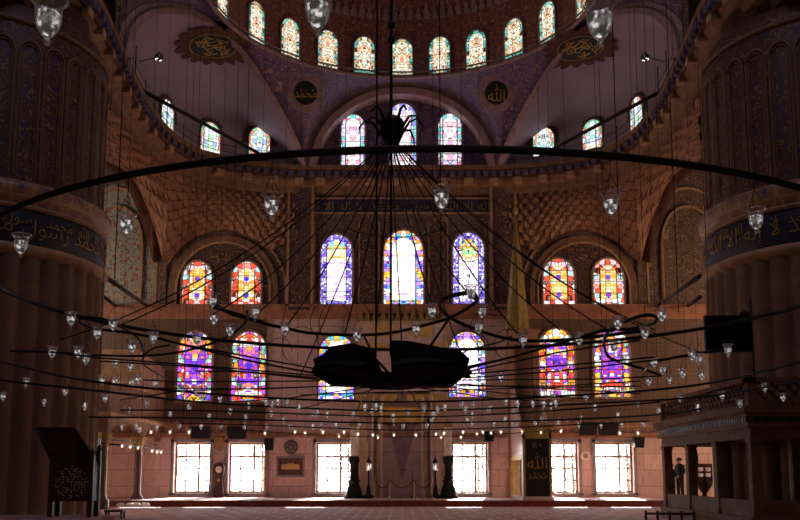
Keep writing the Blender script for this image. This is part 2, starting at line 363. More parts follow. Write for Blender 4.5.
# string course between storeys
b = MB()
for (z0, z1, pr) in ((zcor-.18, zcor+.18, .22), (zcor+.18, zcor+.3, .34), (zcor-.42, zcor-.18, .1)):
    b.box(-34, 34, WALLY-pr, WALLY, z0, z1)
struct(tname(), b, 'pink_cornice')
b = MB(); z0 = Zw(436)
b.box(-34, 34, WALLY-.08, WALLY, z0-.05, z0+.16); b.box(-34, xa, WALLY-.05, WALLY, z0+.2, z0+.75, 1); b.box(xb, 34, WALLY-.05, WALLY, z0+.2, z0+.75, 1)
struct(tname(), b, ['pink_cornice', 'frieze'])
# pilasters that frame the centre bay
b = MB()
for (a, c) in ((288, 312), (492, 516)):
    b.box(Xw(a), Xw(c), WALLY-.28, WALLY, zcor, 16.2, 0)
    for e in (a, c): b.box(Xw(e)-.06, Xw(e)+.06, WALLY-.34, WALLY, zcor, 16.2, 1)
for (a, c) in ((268, 288), (506, 526)):
    b.box(Xw(a), Xw(a)+.12, WALLY-.12, WALLY, PLAT, zcor, 1)
struct(tname(), b, ['tile_wall_dark', 'stone_tan'])
# dark inscription band over the centre windows
b = MB(); b.box(Xw(314), Xw(490), WALLY-.1, WALLY, Zw(213.5), Zw(199), 0)
for yy in (Zw(213.5), Zw(199)): b.box(Xw(313), Xw(491), WALLY-.14, WALLY, yy-.04, yy+.04, 1)
struct(tname(), b, ['band_blue', 'stone_tan'])
# panelled strips between the upper centre windows
b = MB()
for (a, c) in ((359, 379), (429, 448), (314, 319), (486, 490)):
    b.box(Xw(a), Xw(c), WALLY-.06, WALLY, Zw(303), Zw(222), 0)
    w_ = Xw(c)-Xw(a)
    for xx in (Xw(a), Xw(c)): b.box(xx-.03, xx+.03, WALLY-.09, WALLY, Zw(303), Zw(222), 1)
struct(tname(), b, ['tile_wall_dark', 'stone_tan'])

# ------------------------------------------------------------------ stained windows
def stained_window(c, w, h, mats, nrm=(0, -1, 0), inset=.2, frame='stone_tan', fr=.10, prot=.12, bars=True, med=None, tilt=0.0):
    """arched window at bottom-centre c, facing nrm; parts: frame, border glass, field glass, iron bars"""
    root = bpy.data.objects.new(wname(), None); COL.objects.link(root); root['kind'] = 'structure'; root.empty_display_size = .2
    root.location = c; root.rotation_euler = (tilt, 0, atan2(nrm[0], -nrm[1]))
    ou = arch(w+2*fr, h+fr, 12); ou = [(x, z-(fr if i in (0, len(ou)-1) else 0)) for i, (x, z) in enumerate(ou)]
    inn = arch(w, h, 12)
    b = MB(); b.ring(inn, ou, -prot, .0); b.box(-w/2-fr, w/2+fr, -prot, 0, -fr, 0); b.build('window_frame', frame, root)
    bd = w*inset; iw = w-2*bd; fi = [(x, z+bd*.9) for x, z in arch(iw, h-bd*1.9, 12)]
    b = MB(); b.prism(fi, -.045, -.03); b.build('field_glass', mats[0], root, uvxz=True)
    b = MB(); b.ring(fi, inn, -.045, -.03); b.box(-w/2, w/2, -.045, -.03, 0, bd*.9); b.build('border_glass', mats[1], root, uvxz=True)
    if med:
        b = MB()
        for (zz, r) in med:
            b.prism([(r*cos(q*pi/5), zz*h+r*sin(q*pi/5)) for q in range(10)], -.06, -.046)
            b.prism([(-r*.35, zz*h-r*1.5), (r*.35, zz*h-r*1.5), (r*.2, zz*h-r), (-r*.2, zz*h-r)], -.06, -.046)
        b.build('medallion_glass', 'glass_blue', root, uvxz=True)
    if bars:
        b = MB(); n = max(2, int(h/.75))
        for i in range(1, n+1): z = h*i/(n+1); b.box(-w/2, w/2, -.075, -.055, z-.012, z+.012)
        for x in (-iw/2, iw/2): b.box(x-.02, x+.02, -.07, -.05, 0, h-w*.3)
        b.build('glazing_bar', 'iron', root)
    return root
def flat_win(px0, px1, pyt, pyb, mats, **k):
    pc = (px0+px1)/2; z0 = Zw(pyb); z1 = Zw(pyt); x0 = Xw(px0, (pyt+pyb)/2); x1 = Xw(px1, (pyt+pyb)/2)
    return stained_window(((x0+x1)/2, WALLY, z0), x1-x0, z1-z0, mats, **k)
for a in ((183, 212, 262, 305), (232, 261, 262, 305), (543, 574, 259, 305), (593, 623, 259, 305)):
    flat_win(*a, ('glass_yellow', 'glass_red_edge'), inset=.22, med=[(.22, .14), (.6, .13)])
for a in ((178, 212, 332, 401), (232, 266, 332, 401), (539, 574, 329, 397), (594, 629, 329, 397)):
    flat_win(*a, ('glass_red_violet', 'glass_mixed_edge'), inset=.2, med=[(.5, .22)])
for a in ((319, 354, 335, 399), (449, 485, 332, 397)):
    flat_win(*a, ('glass_white', 'glass_mosaic_edge'), inset=.2)
for a in ((321, 352, 235, 306), (453, 484, 233, 304)):
    flat_win(*a, ('glass_banded', 'glass_violet_edge'), inset=.19)
flat_win(384, 423, 231, 307, ('glass_white', 'glass_mosaic_edge'), inset=.2)
# blind arches round the pairs of windows, and tile filled half arches in the outer bays
def archband(px0, px1, pyt, pyb, thick, pr, mat, name=None, fill=None, point=.1):
    x0 = Xw(px0, pyb); x1 = Xw(px1, pyb); z0 = Zw(pyb); z1 = Zw(pyt); w = x1-x0; cx = (x0+x1)/2
    o = [(x+cx, z+z0) for x, z in arch(w, z1-z0, 20, point)]; i = [(x+cx, z+z0) for x, z in arch(w-2*thick, z1-z0-thick, 20, point)]
    b = MB(); b.ring(i, o, WALLY-pr, WALLY, 0)
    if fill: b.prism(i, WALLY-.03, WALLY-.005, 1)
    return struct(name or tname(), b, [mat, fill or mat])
for sgn in (0, 1):
    a, c = (168, 278) if not sgn else (530, 638)
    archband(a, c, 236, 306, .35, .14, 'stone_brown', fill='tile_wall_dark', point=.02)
    archband(a+7, c-7, 242, 306, .1, .2, 'stone_tan', point=.02)
    archband(a-9, c+9, 228, 306, .1, .1, 'stone_tan', point=.02)
    a, c = (62, 166) if not sgn else (638, 742)
    archband(a, c, 174, 306, .55, .16, 'tile_wall', fill='tile_blue' if not sgn else 'tile_wall', point=.5)
    archband(a+9, c-9, 188, 304, .1, .2, 'stone_tan', point=.5)
    archband(a+24, c-24, 206, 300, .12, .2, 'stone_tan', point=.5)

# ------------------------------------------------------------------ clear windows at floor level
def clear_window(h, k):
    x0, x1, z0, z1 = h; root = bpy.data.objects.new(wname(), None); COL.objects.link(root); root['kind'] = 'structure'
    root.location = ((x0+x1)/2, WALLY, z0); w = x1-x0; hh = z1-z0; root.empty_display_size = .2
    b = MB()                                         # marble surround
    for (a, c, d, e) in ((-w/2-.16, -w/2, -.1, hh+.16), (w/2, w/2+.16, -.1, hh+.16), (-w/2-.16, w/2+.16, hh, hh+.16), (-w/2-.22, w/2+.22, -.12, 0)):
        b.box(a, c, -.09, 0, d, e)
    b.build('surround', 'grey_stone', root)
    b = MB(); y0, y1 = .26, .32                      # wooden casement
    t = .1
    b.box(-w/2, -w/2+t, y0, y1, 0, hh); b.box(w/2-t, w/2, y0, y1, 0, hh); b.box(-w/2+t, w/2-t, y0, y1, 0, t); b.box(-w/2+t, w/2-t, y0, y1, hh-t, hh)
    b.box(w*.16-t*.5, w*.16+t*.5, y0-.02, y1, t, hh-t); b.box(-w/2+t, w/2-t, y0-.01, y1, hh*.7, hh*.7+t)
    b.build('casement', 'wood_frame', root)
    b = MB()
    for q in (-.2,): b.box(w*q-.034, w*q+.034, y0+.005, y1-.005, t, hh-t)
    b.box(w*.37-.03, w*.37+.03, y0+.005, y1-.005, t, hh-t)
    for q in (.25, .49): b.box(-w/2+t, w/2-t, y0+.005, y1-.005, hh*q-.03, hh*q+.03)
    b.build('glazing_bar', 'wood_frame', root)
    b = MB(); b.box(-w/2+.03, w/2-.03, .285, .29, .03, hh-.03); b.build('pane', 'clear_glass', root)
    b = MB()                                         # iron grille outside
    for i in range(1, 8): x = -w/2+w*i/8; b.box(x-.009, x+.009, .5, .518, 0, hh)
    for i in range(1, 9): z = hh*i/9; b.box(-w/2, w/2, .5, .518, z-.009, z+.009)
    b.build('grille', 'grey_stone', root)
    lt = bpy.data.lights.new('window_portal', 'AREA'); lt.shape = 'RECTANGLE'; lt.size = w; lt.size_y = hh; lt.cycles.is_portal = True
    lo = bpy.data.objects.new('window_portal', lt); COL.objects.link(lo); lo.location = ((x0+x1)/2, WALLY+.62, (z0+z1)/2); lo.rotation_euler = (-pi/2, 0, 0)
for k, h in enumerate(holes): clear_window(h, k)
b = MB(); b.box(-60, 60, WALLY+.6, 110, -.3, 0); struct('ground_outside', b, 'outside_paving')
random.seed(3)
for k, (x, y, hgt) in enumerate(((-13.5, 52, 4.0), (-8.3, 54, 5.0), (-3.0, 53, 3.6), (4.6, 55, 4.6), (10, 53, 3.2), (14, 56, 4.4))):
    t = thing('garden_tree', 'leafy garden tree outside, seen through the %s clear window' % ['leftmost', 'second', 'third', 'fourth', 'fifth', 'rightmost'][k], 'tree', (x, y, 0))
    b = MB(); b.tube([(0, 0, 0), (.05, 0, hgt*.3), (0, .1, hgt*.6)], [.12, .09, .04], 7); b.build('trunk', 'bark', t)
    b = MB()
    for i in range(700):
        q = random.uniform(0, 2*pi); ph = random.uniform(-1, 1); r = 1.3*random.random()**.4; c_ = sqrt(1-ph*ph)
        p = Vector((r*c_*cos(q), r*c_*sin(q), hgt*.62+r*ph*1.05)); d = Vector((random.gauss(0, 1), random.gauss(0, 1), random.gauss(0, 1))).normalized(); e = d.orthogonal().normalized()
        s_ = .09; b.add([p-d*s_*1.6, p+e*s_*.6, p+d*s_*1.6, p-e*s_*.6], [(0, 1, 2, 3)])
    b.build('foliage', 'leaf', t)

# ------------------------------------------------------------------ vaults: cornice gallery, exedrae, centre arch, half dome
ZC = 1.5+ray(402, 167)[1]*44.1
corn_px = [(89, 10), (100, 0), (115, 30), (128, 59), (138, 82), (155, 112), (175, 135), (205, 153), (240, 161), (275, 165), (302, 167)]
corn = []
corn_pts = [Vector((-10.2, 24.5, ZC))]+[H(x, y, ZC) for x, y in corn_px[1:]]
corn = catmull(corn_pts, 8)
def offs(pl, d):
    out = []
    for i, p in enumerate(pl):
        t = (pl[min(i+1, len(pl)-1)]-pl[max(i-1, 0)]).normalized(); out.append(Vector((p.x-t.y*d, p.y+t.x*d, p.z)))
    return out
full = corn+[Vector((p.x*-1, p.y, p.z)) for p in reversed(corn)]
# tidy normals across the join
def sweep(pl, prof, mb, mi=0):
    rows = []
    for d, z in prof: rows.append([Vector((p.x, p.y, p.z+z)) for p in offs(pl, d)])
    mb.grid(rows, mi, False)
b = MB()
sweep(full, [(.9, .12), (0, .12), (0, -.12), (.14, -.14), (.14, -.26)], b, 0)
sweep(full, [(.14, -.26), (.2, -.5), (.32, -.52)], b, 1)
sweep(full, [(.32, -.52), (.5, -.8), (.62, -.86), (.66, -1.15), (.95, -1.2)], b, 0)
struct(tname(), b, ['stone_brown', 'stone_dark'])
b = MB(); acc = 0; alt = 0
for i in range(1, len(full)):
    seg = (full[i]-full[i-1]).length; acc += seg
    if acc > .36:
        acc = 0; p = full[i]; t = (full[min(i+1, len(full)-1)]-full[i-1]).normalized(); n = Vector((-t.y, t.x, 0)); alt += 1
        b.obox(p+n*.2+Vector((0, 0, -.3)), t*.12, n*.2, (0, 0, .12), 1)
        if alt % 3 == 0: b.obox(p+n*.42+Vector((0, 0, -.64)), t*.2, n*.3, (0, 0, .13), 0)
for i in range(1, len(full)-1, 1):
    pass
struct(tname(), b, ['stone_tan', 'bracket_blue'])
# more closely spaced blocks on the straight centre run
b = MB(); x = -5.0; k = 0
yc = corn[-1].y
while x < 5.0:
    b.box(x-.12, x+.12, yc+.0, yc+.4, ZC-.44, ZC-.2, 1); k += 1
    if k % 3 == 0: b.box(x-.22, x+.22, yc+.12, yc+.75, ZC-.8, ZC-.52, 0)
    x += .42
struct(tname(), b, ['stone_tan', 'bracket_blue'])
# gallery railing
b = MB(); rl = offs(full, .12)
for dz in (.4, .75): b.tube([p+Vector((0, 0, dz)) for p in rl], .014, 4)
acc = 0
for i in range(1, len(rl)):
    acc += (rl[i]-rl[i-1]).length
    if acc > 1.5: acc = 0; b.tube([rl[i]+Vector((0, 0, .1)), rl[i]+Vector((0, 0, .95 if i % 2 else 1.5))], .022, 5)
x = -4.4
while x < 4.6: b.tube([(x, yc+.12, ZC), (x, yc+.12, ZC+.95)], .02, 5); x += 1.6
tag(b.build('gallery_railing', 'iron'), 'thin dark iron railing running along the high cornice gallery', 'railing')

P1 = corn[-1].copy(); P2 = H(128, 60, ZC)
def on_rim(px, py):                       # pixel ray meets the upright plane through P1 and P2
    a, bz = ray(px, py); d = P2-P1
    D = (P1.x*d.y-P1.y*d.x)/(a*d.y-d.x); return Vector((a*D, D, EYE+bz*D))
rim_px = [(128, 60), (131, 40), (138, 26), (152, 16.5), (170, 14), (192, 18), (212, 28), (235, 48), (255, 74), (275, 107), (290, 135), (302, 165)]
rim = catmull([on_rim(x, y) for x, y in rim_px], 4)
rc = (rim[0]+rim[-1])/2
rim2 = [rc+(p-rc)*1.10 for p in rim]
start = min(range(len(corn)), key=lambda i: (corn[i]-P2).length)
sub = corn[start:]
def resample(pl, n):
    d = [0]
    for i in range(1, len(pl)): d.append(d[-1]+(pl[i]-pl[i-1]).length)
    out = []
    for k in range(n):
        s = d[-1]*k/(n-1); i = 0
        while i < len(pl)-2 and d[i+1] < s: i += 1
        f = (s-d[i])/max(1e-9, d[i+1]-d[i]); out.append(pl[i].lerp(pl[i+1], min(1, f)))
    return out
NR = 41
def warp(pl, n):
    fine = resample(pl, 801); out = []
    for k in range(n):
        t = k/(n-1)*2-1; q = .5+.5*(1 if t > 0 else -1)*abs(t)**2.3; out.append(fine[int(round(q*800))])
    return out
rimR = resample(rim, NR); rimW = warp(rim, NR); exw = resample(offs(sub, .85), NR)
def uphigh(pl, px):                        # point of a left-hand polyline at a pixel column
    best = None
    for i in range(len(pl)-1):
        a = pix(pl[i])[0]; c = pix(pl[i+1])[0]
        if (a-px)*(c-px) <= 0 and abs(a-c) > 1e-6: best = pl[i].lerp(pl[i+1], (px-a)/(c-a)); bi = i
    if best is None: best = pl[0] if abs(pix(pl[0])[0]-px) < abs(pix(pl[-1])[0]-px) else pl[-1]
    return best
EXO = {}
for s in (-1, 1):
    ms = 1 if s < 0 else -1
    rows = [[mir(p, ms) for p in exw]]
    hv = [min(2.2, .85*max(0, rimW[i].z-exw[i].z)) for i in range(NR)]
    rows.append([mir(exw[i]+Vector((0, 0, hv[i])), ms) for i in range(NR)])
    for k in range(1, 9):
        q = k/8*pi/2
        rows.append([mir(Vector((exw[i].x+(rimW[i].x-exw[i].x)*(1-cos(q)), exw[i].y+(rimW[i].y-exw[i].y)*(1-cos(q)), exw[i].z+hv[i]+(rimW[i].z-exw[i].z-hv[i])*sin(q))), ms) for i in range(NR)])
    b = MB(); b.grid(rows); EXO[ms] = struct('ceiling_exedra', b, 'plaster_pink')
    # rim moulding: ribbon with depth
    b = MB(); n = Vector((P2.y-P1.y, -(P2.x-P1.x), 0)).normalized()
    if n.y > 0: n = -n
    r1 = rimR; r2 = resample(rim2, NR); rm = [r1[i].lerp(r2[i], .5) for i in range(NR)]
    f = .18
    b.grid([[mir(p, ms) for p in r1], [mir(p+n*f, ms) for p in r1], [mir(p+n*f, ms) for p in rm], [mir(p+n*.05, ms) for p in rm], [mir(p+n*.05, ms) for p in r2], [mir(p-n*.3, ms) for p in r2]], 0, False)
    struct(tname(), b, 'rim_stone')

# centre arch and its tympanum
cw = Xw(500, 165, yc)-0; zs = ZC; ztop = P(402, 82, yc).z
def earch(w, rise, y, n=32): return [Vector((-w*cos(pi*i/n), y, zs+rise*sin(pi*i/n))) for i in range(n+1)]
A1 = earch(cw-.62, ztop-zs-.62, yc); A1b = earch(cw-.3, ztop-zs-.3, yc-.1); A2 = earch(cw, ztop-zs, yc-.02); A3 = earch(cw-.62, ztop-zs-.62, 45.0)
b = MB(); b.grid([A3, A1, A1b, earch(cw-.25, ztop-zs-.25, yc+.05), A2, earch(cw, ztop-zs, yc+.3)], 0, False); struct(tname(), b, 'rim_stone')
b = MB(); n = 32; o = [(p.x, p.z) for p in earch(cw-.6, ztop-zs-.6, 0)]
b.prism([(o[0][0], zs-.1)]+o+[(o[-1][0], zs-.1)], 44.96, 44.99); struct('wall_tympanum', b, 'paint_purple')
for (a, c, t_, bt) in ((341.5, 364.5, 115, 169), (389, 416, 104, 169), (438.5, 461.5, 114, 168)):
    zz0 = Zw(bt, 44.95); x0 = P(a, 140, 44.95).x; x1 = P(c, 140, 44.95).x
    stained_window(((x0+x1)/2, 44.95, zz0), x1-x0, Zw(t_, 44.95)-zz0, ('glass_arch', 'glass_arch_edge'), inset=.18, frame='rim_stone')

# base ring of the half dome
RB = 8.0; YB = 34.0; ZB = P(402, 78, YB+RB).z
def ringpt(th, r=RB, z=ZB): return Vector((r*sin(th), YB+r*cos(th), z))
def ring_at(px):                           # angle at which the ring crosses a pixel column
    lo, hi = -pi/2, pi/2
    f = lambda th: pix(ringpt(th))[0]-px
    for _ in range(40):
        mid = (lo+hi)/2
        if f(mid) < 0: lo = mid
        else: hi = mid
    return (lo+hi)/2
# spandrels: from the arches up to the ring, column by column
b = MB(); up = []; dn = []
A2l = [p for p in A2]
for k in range(0, 61):
    px = 125+(CX-125)*k/60.0
    cand = [q for q in (uphigh(rim2, px) if px < 306 else None, uphigh(A2l, px) if px > 300 else None) if q is not None]
    low = max(cand, key=lambda v: v.z) if cand else None
    r = ringpt(ring_at(px)) if px > 175 else ringpt(ring_at(175)).lerp(Vector((-10.2, 30, ZB+1)), (175-px)/50)
    dn.append(low); up.append(r)
for ms in (1, -1):
    b.grid([[mir(p, ms) for p in dn], [mir(p.lerp(q, .35)+Vector((0, .12, 0)), ms) for p, q in zip(dn, up)], [mir(p.lerp(q, .7)+Vector((0, .1, .1)), ms) for p, q in zip(dn, up)], [mir(p, ms) for p in up]])
SPO = struct('ceiling_spandrel', b, 'paint_purple')
# half dome
prof = [(RB, ZB), (RB, ZB+2.2), (RB-.15, ZB+2.9), (RB-.7, ZB+4.3), (RB-1.9, ZB+5.8), (RB-3.8, ZB+7), (RB-6, ZB+7.6), (.01, ZB+7.8)]
b = MB(); rows = []
for r, z in prof: rows.append([Vector((r*sin(-pi*.5+pi*i/48), YB+r*cos(-pi*.5+pi*i/48), z)) for i in range(49)])
b.grid(rows)
for ms in (1, -1):
    b.grid([[Vector((ms*r, YB, z)) for r, z in prof], [Vector((ms*(r+1.2 if r > 1 else r), 20, z+.4)) for r, z in prof]])
struct('ceiling_half_dome', b, 'paint_dome')
b = MB()
for dz, rr, t_ in ((0, .0, .09), (.28, -.0, .05), (2.75, -.1, .06)):
    b.tube([ringpt(-pi/2+pi*i/60, RB-rr-.06, ZB+dz) for i in range(61)], t_, 6)
struct(tname(), b, 'rim_stone')
for px in (184, 220, 255, 289, 327, 364, 402, 440, 477, 515, 549, 584, 620):
    th = ring_at(px); c = ringpt(th, RB-.02, ZB+.12)
    stained_window(c, 1.0, 1.86, ('glass_dome', 'glass_dome_edge'), nrm=(-sin(th), -cos(th), 0), inset=.15, frame='rim_stone', fr=.07, prot=.1, bars=False)
# painted crests above the dome windows
b = MB()
for i in range(61):
    th = -pi/2+pi*i/60; h = .9 if i % 2 else .62; w = .155
    c = ringpt(th, RB-.30, ZB+2.85); t = Vector((cos(th), -sin(th), 0)); n = Vector((-sin(th), -cos(th), 0))
    out = [(-w, 0), (-w*1.0, h*.35), (-w*.45, h*.5), (-w*.6, h*.7), (0, h), (w*.6, h*.7), (w*.45, h*.5), (w, h*.35), (w, 0)]
    up_ = (Vector((0, 0, 1))+n*.22).normalized()
    v = [c+t*x+up_*z for x, z in out]+[c+t*x+up_*z-n*.02 for x, z in out]; m_ = len(out)
    b.add(v, [list(range(m_)), list(range(2*m_-1, m_-1, -1))]+[[j, j+m_, (j+1) % m_+m_, (j+1) % m_] for j in range(m_)])
struct(tname(), b, 'rim_stone')

# exedra windows with painted sunbursts
def ex_wall(px):                            # point and inward normal on the exedra wall
    a = [i for i in range(len(exw)-1) if (pix(exw[i])[0]-px)*(pix(exw[i+1])[0]-px) <= 0]
    if a:
        i = a[-1]; p, q = exw[i], exw[i+1]
    else: i = 0; p, q = exw[0], exw[1]
    # solve on plan: ray direction through px at mid height
    k0 = ray(px, 135)[0]; d = q-p; D = (p.x*d.y-p.y*d.x)/(k0*d.y-d.x)
    t = d.normalized(); return Vector((k0*D, D, 0)), Vector((t.y, -t.x, 0))
for (px, pyc, pxr, pycr) in ((165.5, 131, 638.5, 128), (210, 152, 593, 149), (259.5, 156, 543.5, 156)):
    for ms, x_, y_ in ((1, px, pyc), (-1, 2*CX-pxr, pycr)):
        p, n = ex_wall(x_); z = EYE+ray(x_, y_)[1]*p.y
        p = Vector((p.x*ms, p.y, z))+Vector((n.x*ms, n.y, 0))*.02; nn = (n.x*ms, n.y, 0)
        stained_window(p, 1.05, 1.5, ('glass_exedra', 'glass_exedra_edge'), nrm=nn, inset=.16, frame='plaster_pink', fr=.06, prot=.08, bars=False)
        b = MB(); K = 15; o = []; t = Vector((-n.y*ms, n.x, 0)) if ms > 0 else Vector((n.y, n.x*ms, 0))
        t = Vector((nn[1], -nn[0], 0)); N3 = Vector(nn)
        for i in range(K*2+1):
            q = pi*1.1-pi*1.2*i/(K*2); r = .98 if i % 2 else .84; o.append((r*cos(q), .85+r*sin(q)*1.02))
        inn_ = [(.6*cos(pi*1.1-pi*1.2*i/(K*2)), .85+.66*sin(pi*1.1-pi*1.2*i/(K*2))) for i in range(K*2+1)]
        for i in range(K*2):
            v = [p+t*xx+Vector((0, 0, zz))+N3*.025 for xx, zz in (inn_[i], inn_[i+1], o[i+1], o[i])]; b.add(v, [(0, 1, 2, 3)])
        struct(tname(), b, 'tile_wall_dark')

# muqarnas: rows of small scooped cells under the gallery
lowc = [(98, 158, 33), (108, 163, 35), (122, 170, 38), (135, 183, 40), (148, 212, 42), (157, 240, 43.6), (163, 262, 44.5), (172, 256, 44.9), (190, 240, 44.9), (222, 230, 44.9), (250, 238, 44.9), (268, 250, 44.9), (280, 246, 44.9), (294, 240, 44.9)]
lowp = catmull([P(*q) for q in lowc], 6)
topp = [Vector((p.x, p.y, p.z-1.18)) for p in offs(corn, .93)]
for ms in (1, -1):
    cols = 19; sub_ = 8; rowsn = 9; rs = 6; rows = []
    NC = cols*sub_+1; tops = []; lows = []
    for j in range(NC):
        px = 98+(294-98)*j/(NC-1); tops.append(uphigh(topp, px)); lows.append(uphigh(lowp, px))
    for i in range(rowsn*rs+1):
        v = i/(rowsn*rs); r_ = min(rowsn-1, i//rs); fv = (i-r_*rs)/rs; row = []
        for j in range(NC):
            p = tops[j].lerp(lows[j], v); a = tops[max(0, j-2)]; c = tops[min(NC-1, j+2)]; t = c-a; nn = Vector((t.y, -t.x, 0))
            nn = nn.normalized() if nn.length > 1e-6 else Vector((0, -1, 0))
            fu = (j/sub_+(.5 if r_ % 2 else 0)) % 1.0
            cell = sqrt(max(0, 1-(2*fu-1)**2))*(1-fv**2)
            p = p+nn*(.42*sin(pi*min(1, v*1.0))*.6+.05)-nn*.22*cell+nn*.09*(1-fv)
            row.append(mir(p, ms))
        rows.append(row)
    b = MB(); b.grid(rows, 0, False); o_ = struct('wall_muqarnas', b, 'muqarnas'); uv = o_.data.uv_layers.new(name='UVMap')
    for lp_ in o_.data.loops:
        vi = lp_.vertex_index; uv.data[lp_.index].uv = ((vi % NC)/sub_, (vi//NC)/rs)
    # rear skin closing the vault towards the aisle
    b = MB(); b.grid([[mir(p+Vector((-.5, .1, 0)), ms) for p in tops], [mir(p+Vector((-.5, .1, 0)), ms) for p in lows]], 0, False); struct('wall_muqarnas_back', b, 'stone_dark')

# painted calligraphy roundels
def glyphs(txt, size, mb, place, ext=.012):
    me = text_mesh(txt, size, ext)
    if not len(me.vertices): return
    xs = [v.co.x for v in me.vertices]; ys = [v.co.y for v in me.vertices]; cx = (min(xs)+max(xs))/2; cy = (min(ys)+max(ys))/2
    vs = [place(v.co.x-cx, v.co.y-cy, v.co.z) for v in me.vertices]
    mb.add(vs, [list(p.vertices) for p in me.polygons]); bpy.data.meshes.remove(me)
def disc(mb, c, t, u, n, r, th, K=28, mi=0):
    v = [c+t*r*cos(2*pi*i/K)+u*r*sin(2*pi*i/K)+n*th for i in range(K)]+[c+t*r*cos(2*pi*i/K)+u*r*sin(2*pi*i/K) for i in range(K)]
    mb.add(v, [list(range(K)), list(range(2*K-1, K-1, -1))]+[[j+K, (j+1) % K+K, (j+1) % K, j] for j in range(K)], mi)
from mathutils.bvhtree import BVHTree
def surf(o, px, py):
    bv = BVHTree.FromPolygons([v.co[:] for v in o.data.vertices], [list(p.vertices) for p in o.data.polygons])
    a, bz = ray(px, py); d = Vector((a, 1, bz)).normalized(); h, n, _, _ = bv.ray_cast(Vector((0, 0, EYE)), d)
    if n.dot(d) > 0: n = -n
    t = Vector((0, 0, 1)).cross(n).normalized(); t = t if t.x > 0 else -t
    u = n.cross(t).normalized(); u = u if u.z > 0 else -u
    def place(x, y, z):
        q, _, _, _ = bv.ray_cast(h+t*x+u*y+n*1.2, -n, 3.0)
        if q is None: q = h+t*x+u*y
        return q-h+n*(z+.05)
    return h, place
def polar(mb, place, r0, r1, z, K=60, rings=4, sc=0, lobes=18):
    rows = []
    for i in range(rings+1):
        r = r0+(r1-r0)*i/rings; rows.append([place(*( (r+(sc*abs(sin(2*pi*k/K*lobes/2)) if i == rings else 0))*f(2*pi*k/K) for f in (cos, sin)), z) for k in range(K+1)])
    mb.grid(rows)
for px, py, txt, side in ((306.5, 92, '\uFDF4', 'left'), (495.5, 92, '\uFDF2', 'right')):
    c, _ = surf(SPO, px, py); n_ = Vector((0, -.88, -.47)).normalized(); u_ = Vector((0, -.47, .88)).normalized()
    pl = lambda x, y, z: Vector((x, 0, 0))+u_*y+n_*(z+.42)
    root = thing('calligraphy_roundel', 'black round painted medallion with gold script %s of the centre arch' % side, 'medallion', c)
    b = MB(); polar(b, pl, .01, .58, .04); polar(b, lambda x, y, z: pl(x, y, z), .93, .94, -.3, rings=1); b.build('ground_disc', 'medallion_black', root)
    b = MB(); polar(b, pl, .56, .64, .06, rings=1); polar(b, pl, .64, .86, .01, rings=2); polar(b, pl, .86, .93, .05, rings=1); b.build('border_ring', 'rim_stone', root)
    b = MB(); glyphs(txt, .5 if side == 'left' else .68, b, lambda x, y, z: tuple(pl(x, y*1.15, .07+z))); b.build('gold_script', 'gold_paint', root)
for side, ms, px, py in (('left', 1, 212, 44), ('right', -1, 580, 46)):
    c, pl = surf(EXO[ms], px, py)
    root = thing('scalloped_medallion', 'large scalloped painted medallion with gold script on the %s side vault' % side, 'medallion', c)
    b = MB(); polar(b, pl, 1.0, 1.38, .02, K=192, rings=3, sc=.3, lobes=16); b.build('scalloped_border', 'stone_dark', root)
    b = MB(); polar(b, pl, .01, .98, .04); b.build('ground_disc', 'medallion_black', root)
    b = MB(); polar(b, pl, .96, 1.02, .06, rings=1); b.build('border_ring', 'gold_dull', root)
    b = MB()
    for xx, yy, g_, sz in ((-.35, .3, '\uFDF2', .85), (.42, .28, '\uFEE3\uFEEA', .9), (0, -.3, '\uFEF3\uFEEE\uFEB3', .9), (.5, -.3, '\uFEFB', .8), (-.55, -.25, '\uFEFB', .8), (0, .6, '\uFDF4', .5)):
        glyphs(g_, sz, b, lambda x, y, z: tuple(pl(x+xx, y+yy, .07+z)))
    b.build('gold_script', 'gold_paint', root)
# gold script on the dark band over the centre windows
b = MB(); zz = (Zw(213.5)+Zw(199))/2
glyphs('\uFDF2 \uFEFB\uFE87 \uFEEA\uFEDF\uFE87 \uFEFB  \uFDF4 \uFEDD\uFEEE\uFEB3\uFEAD  \uFDF2 \uFEFB\uFE87 \uFEEA\uFEDF\uFE87 \uFEFB', .62, b, lambda x, y, z: (x*1.1, WALLY-.11-z, zz+y))
struct(tname(), b, 'gold_dull')
# tie rods across the exedrae and iron beams near the piers
for side, ms in (('left', 1), ('right', -1)):
    b = MB(); a = P(137, 88, 36.2); c = P(264, 156, 43.4); b.tube([mir(a, ms), mir(c, ms)], .085, 8)
    tag(b.build('tie_rod', 'iron'), 'thick black rod slanting across the %s side vault windows' % side, 'rod')
    b = MB(); b.tube([mir(P(104, 276, 30.5), ms), mir(P(147, 306, 44.6), ms)], .09, 6)
    tag(b.build('tie_beam', 'iron'), 'long dark beam from the %s pillar band to the back wall' % side, 'beam')
    b = MB(); b.tube([mir(P(104, 297, 36), ms), mir(P(116, 306, 44.6), ms)], .09, 6)
    tag(b.build('tie_beam', 'iron'), 'short dark beam stub beside the %s pillar, under the long beam' % side, 'beam')
    # floodlight on bent railing posts
    c = P(158.5, 57, 34.5); c = mir(c, ms)
    root = thing('floodlight', 'small black floodlight clamped to the %s gallery railing, shining' % side, 'lamp', c)
    b = MB(); b.lathe([(.0, -.12), (.13, -.1), (.16, .12), (.13, .12)], 12); o_ = b.build('housing', 'black_plastic', root); o_.rotation_euler = (radians(75), 0, radians(60*ms))
    b = MB(); b.lathe([(.0, .11), (.125, .11)], 12); o_ = b.build('lens', 'spot_face', root); o_.rotation_euler = (radians(75+105), 0, radians(60*ms))
    b = MB(); b.tube([(0, 0, 0), (-.4*ms, .0, -.1), (-.8*ms, .1, -.15)], .02, 5); b.build('bracket_arm', 'iron', root)
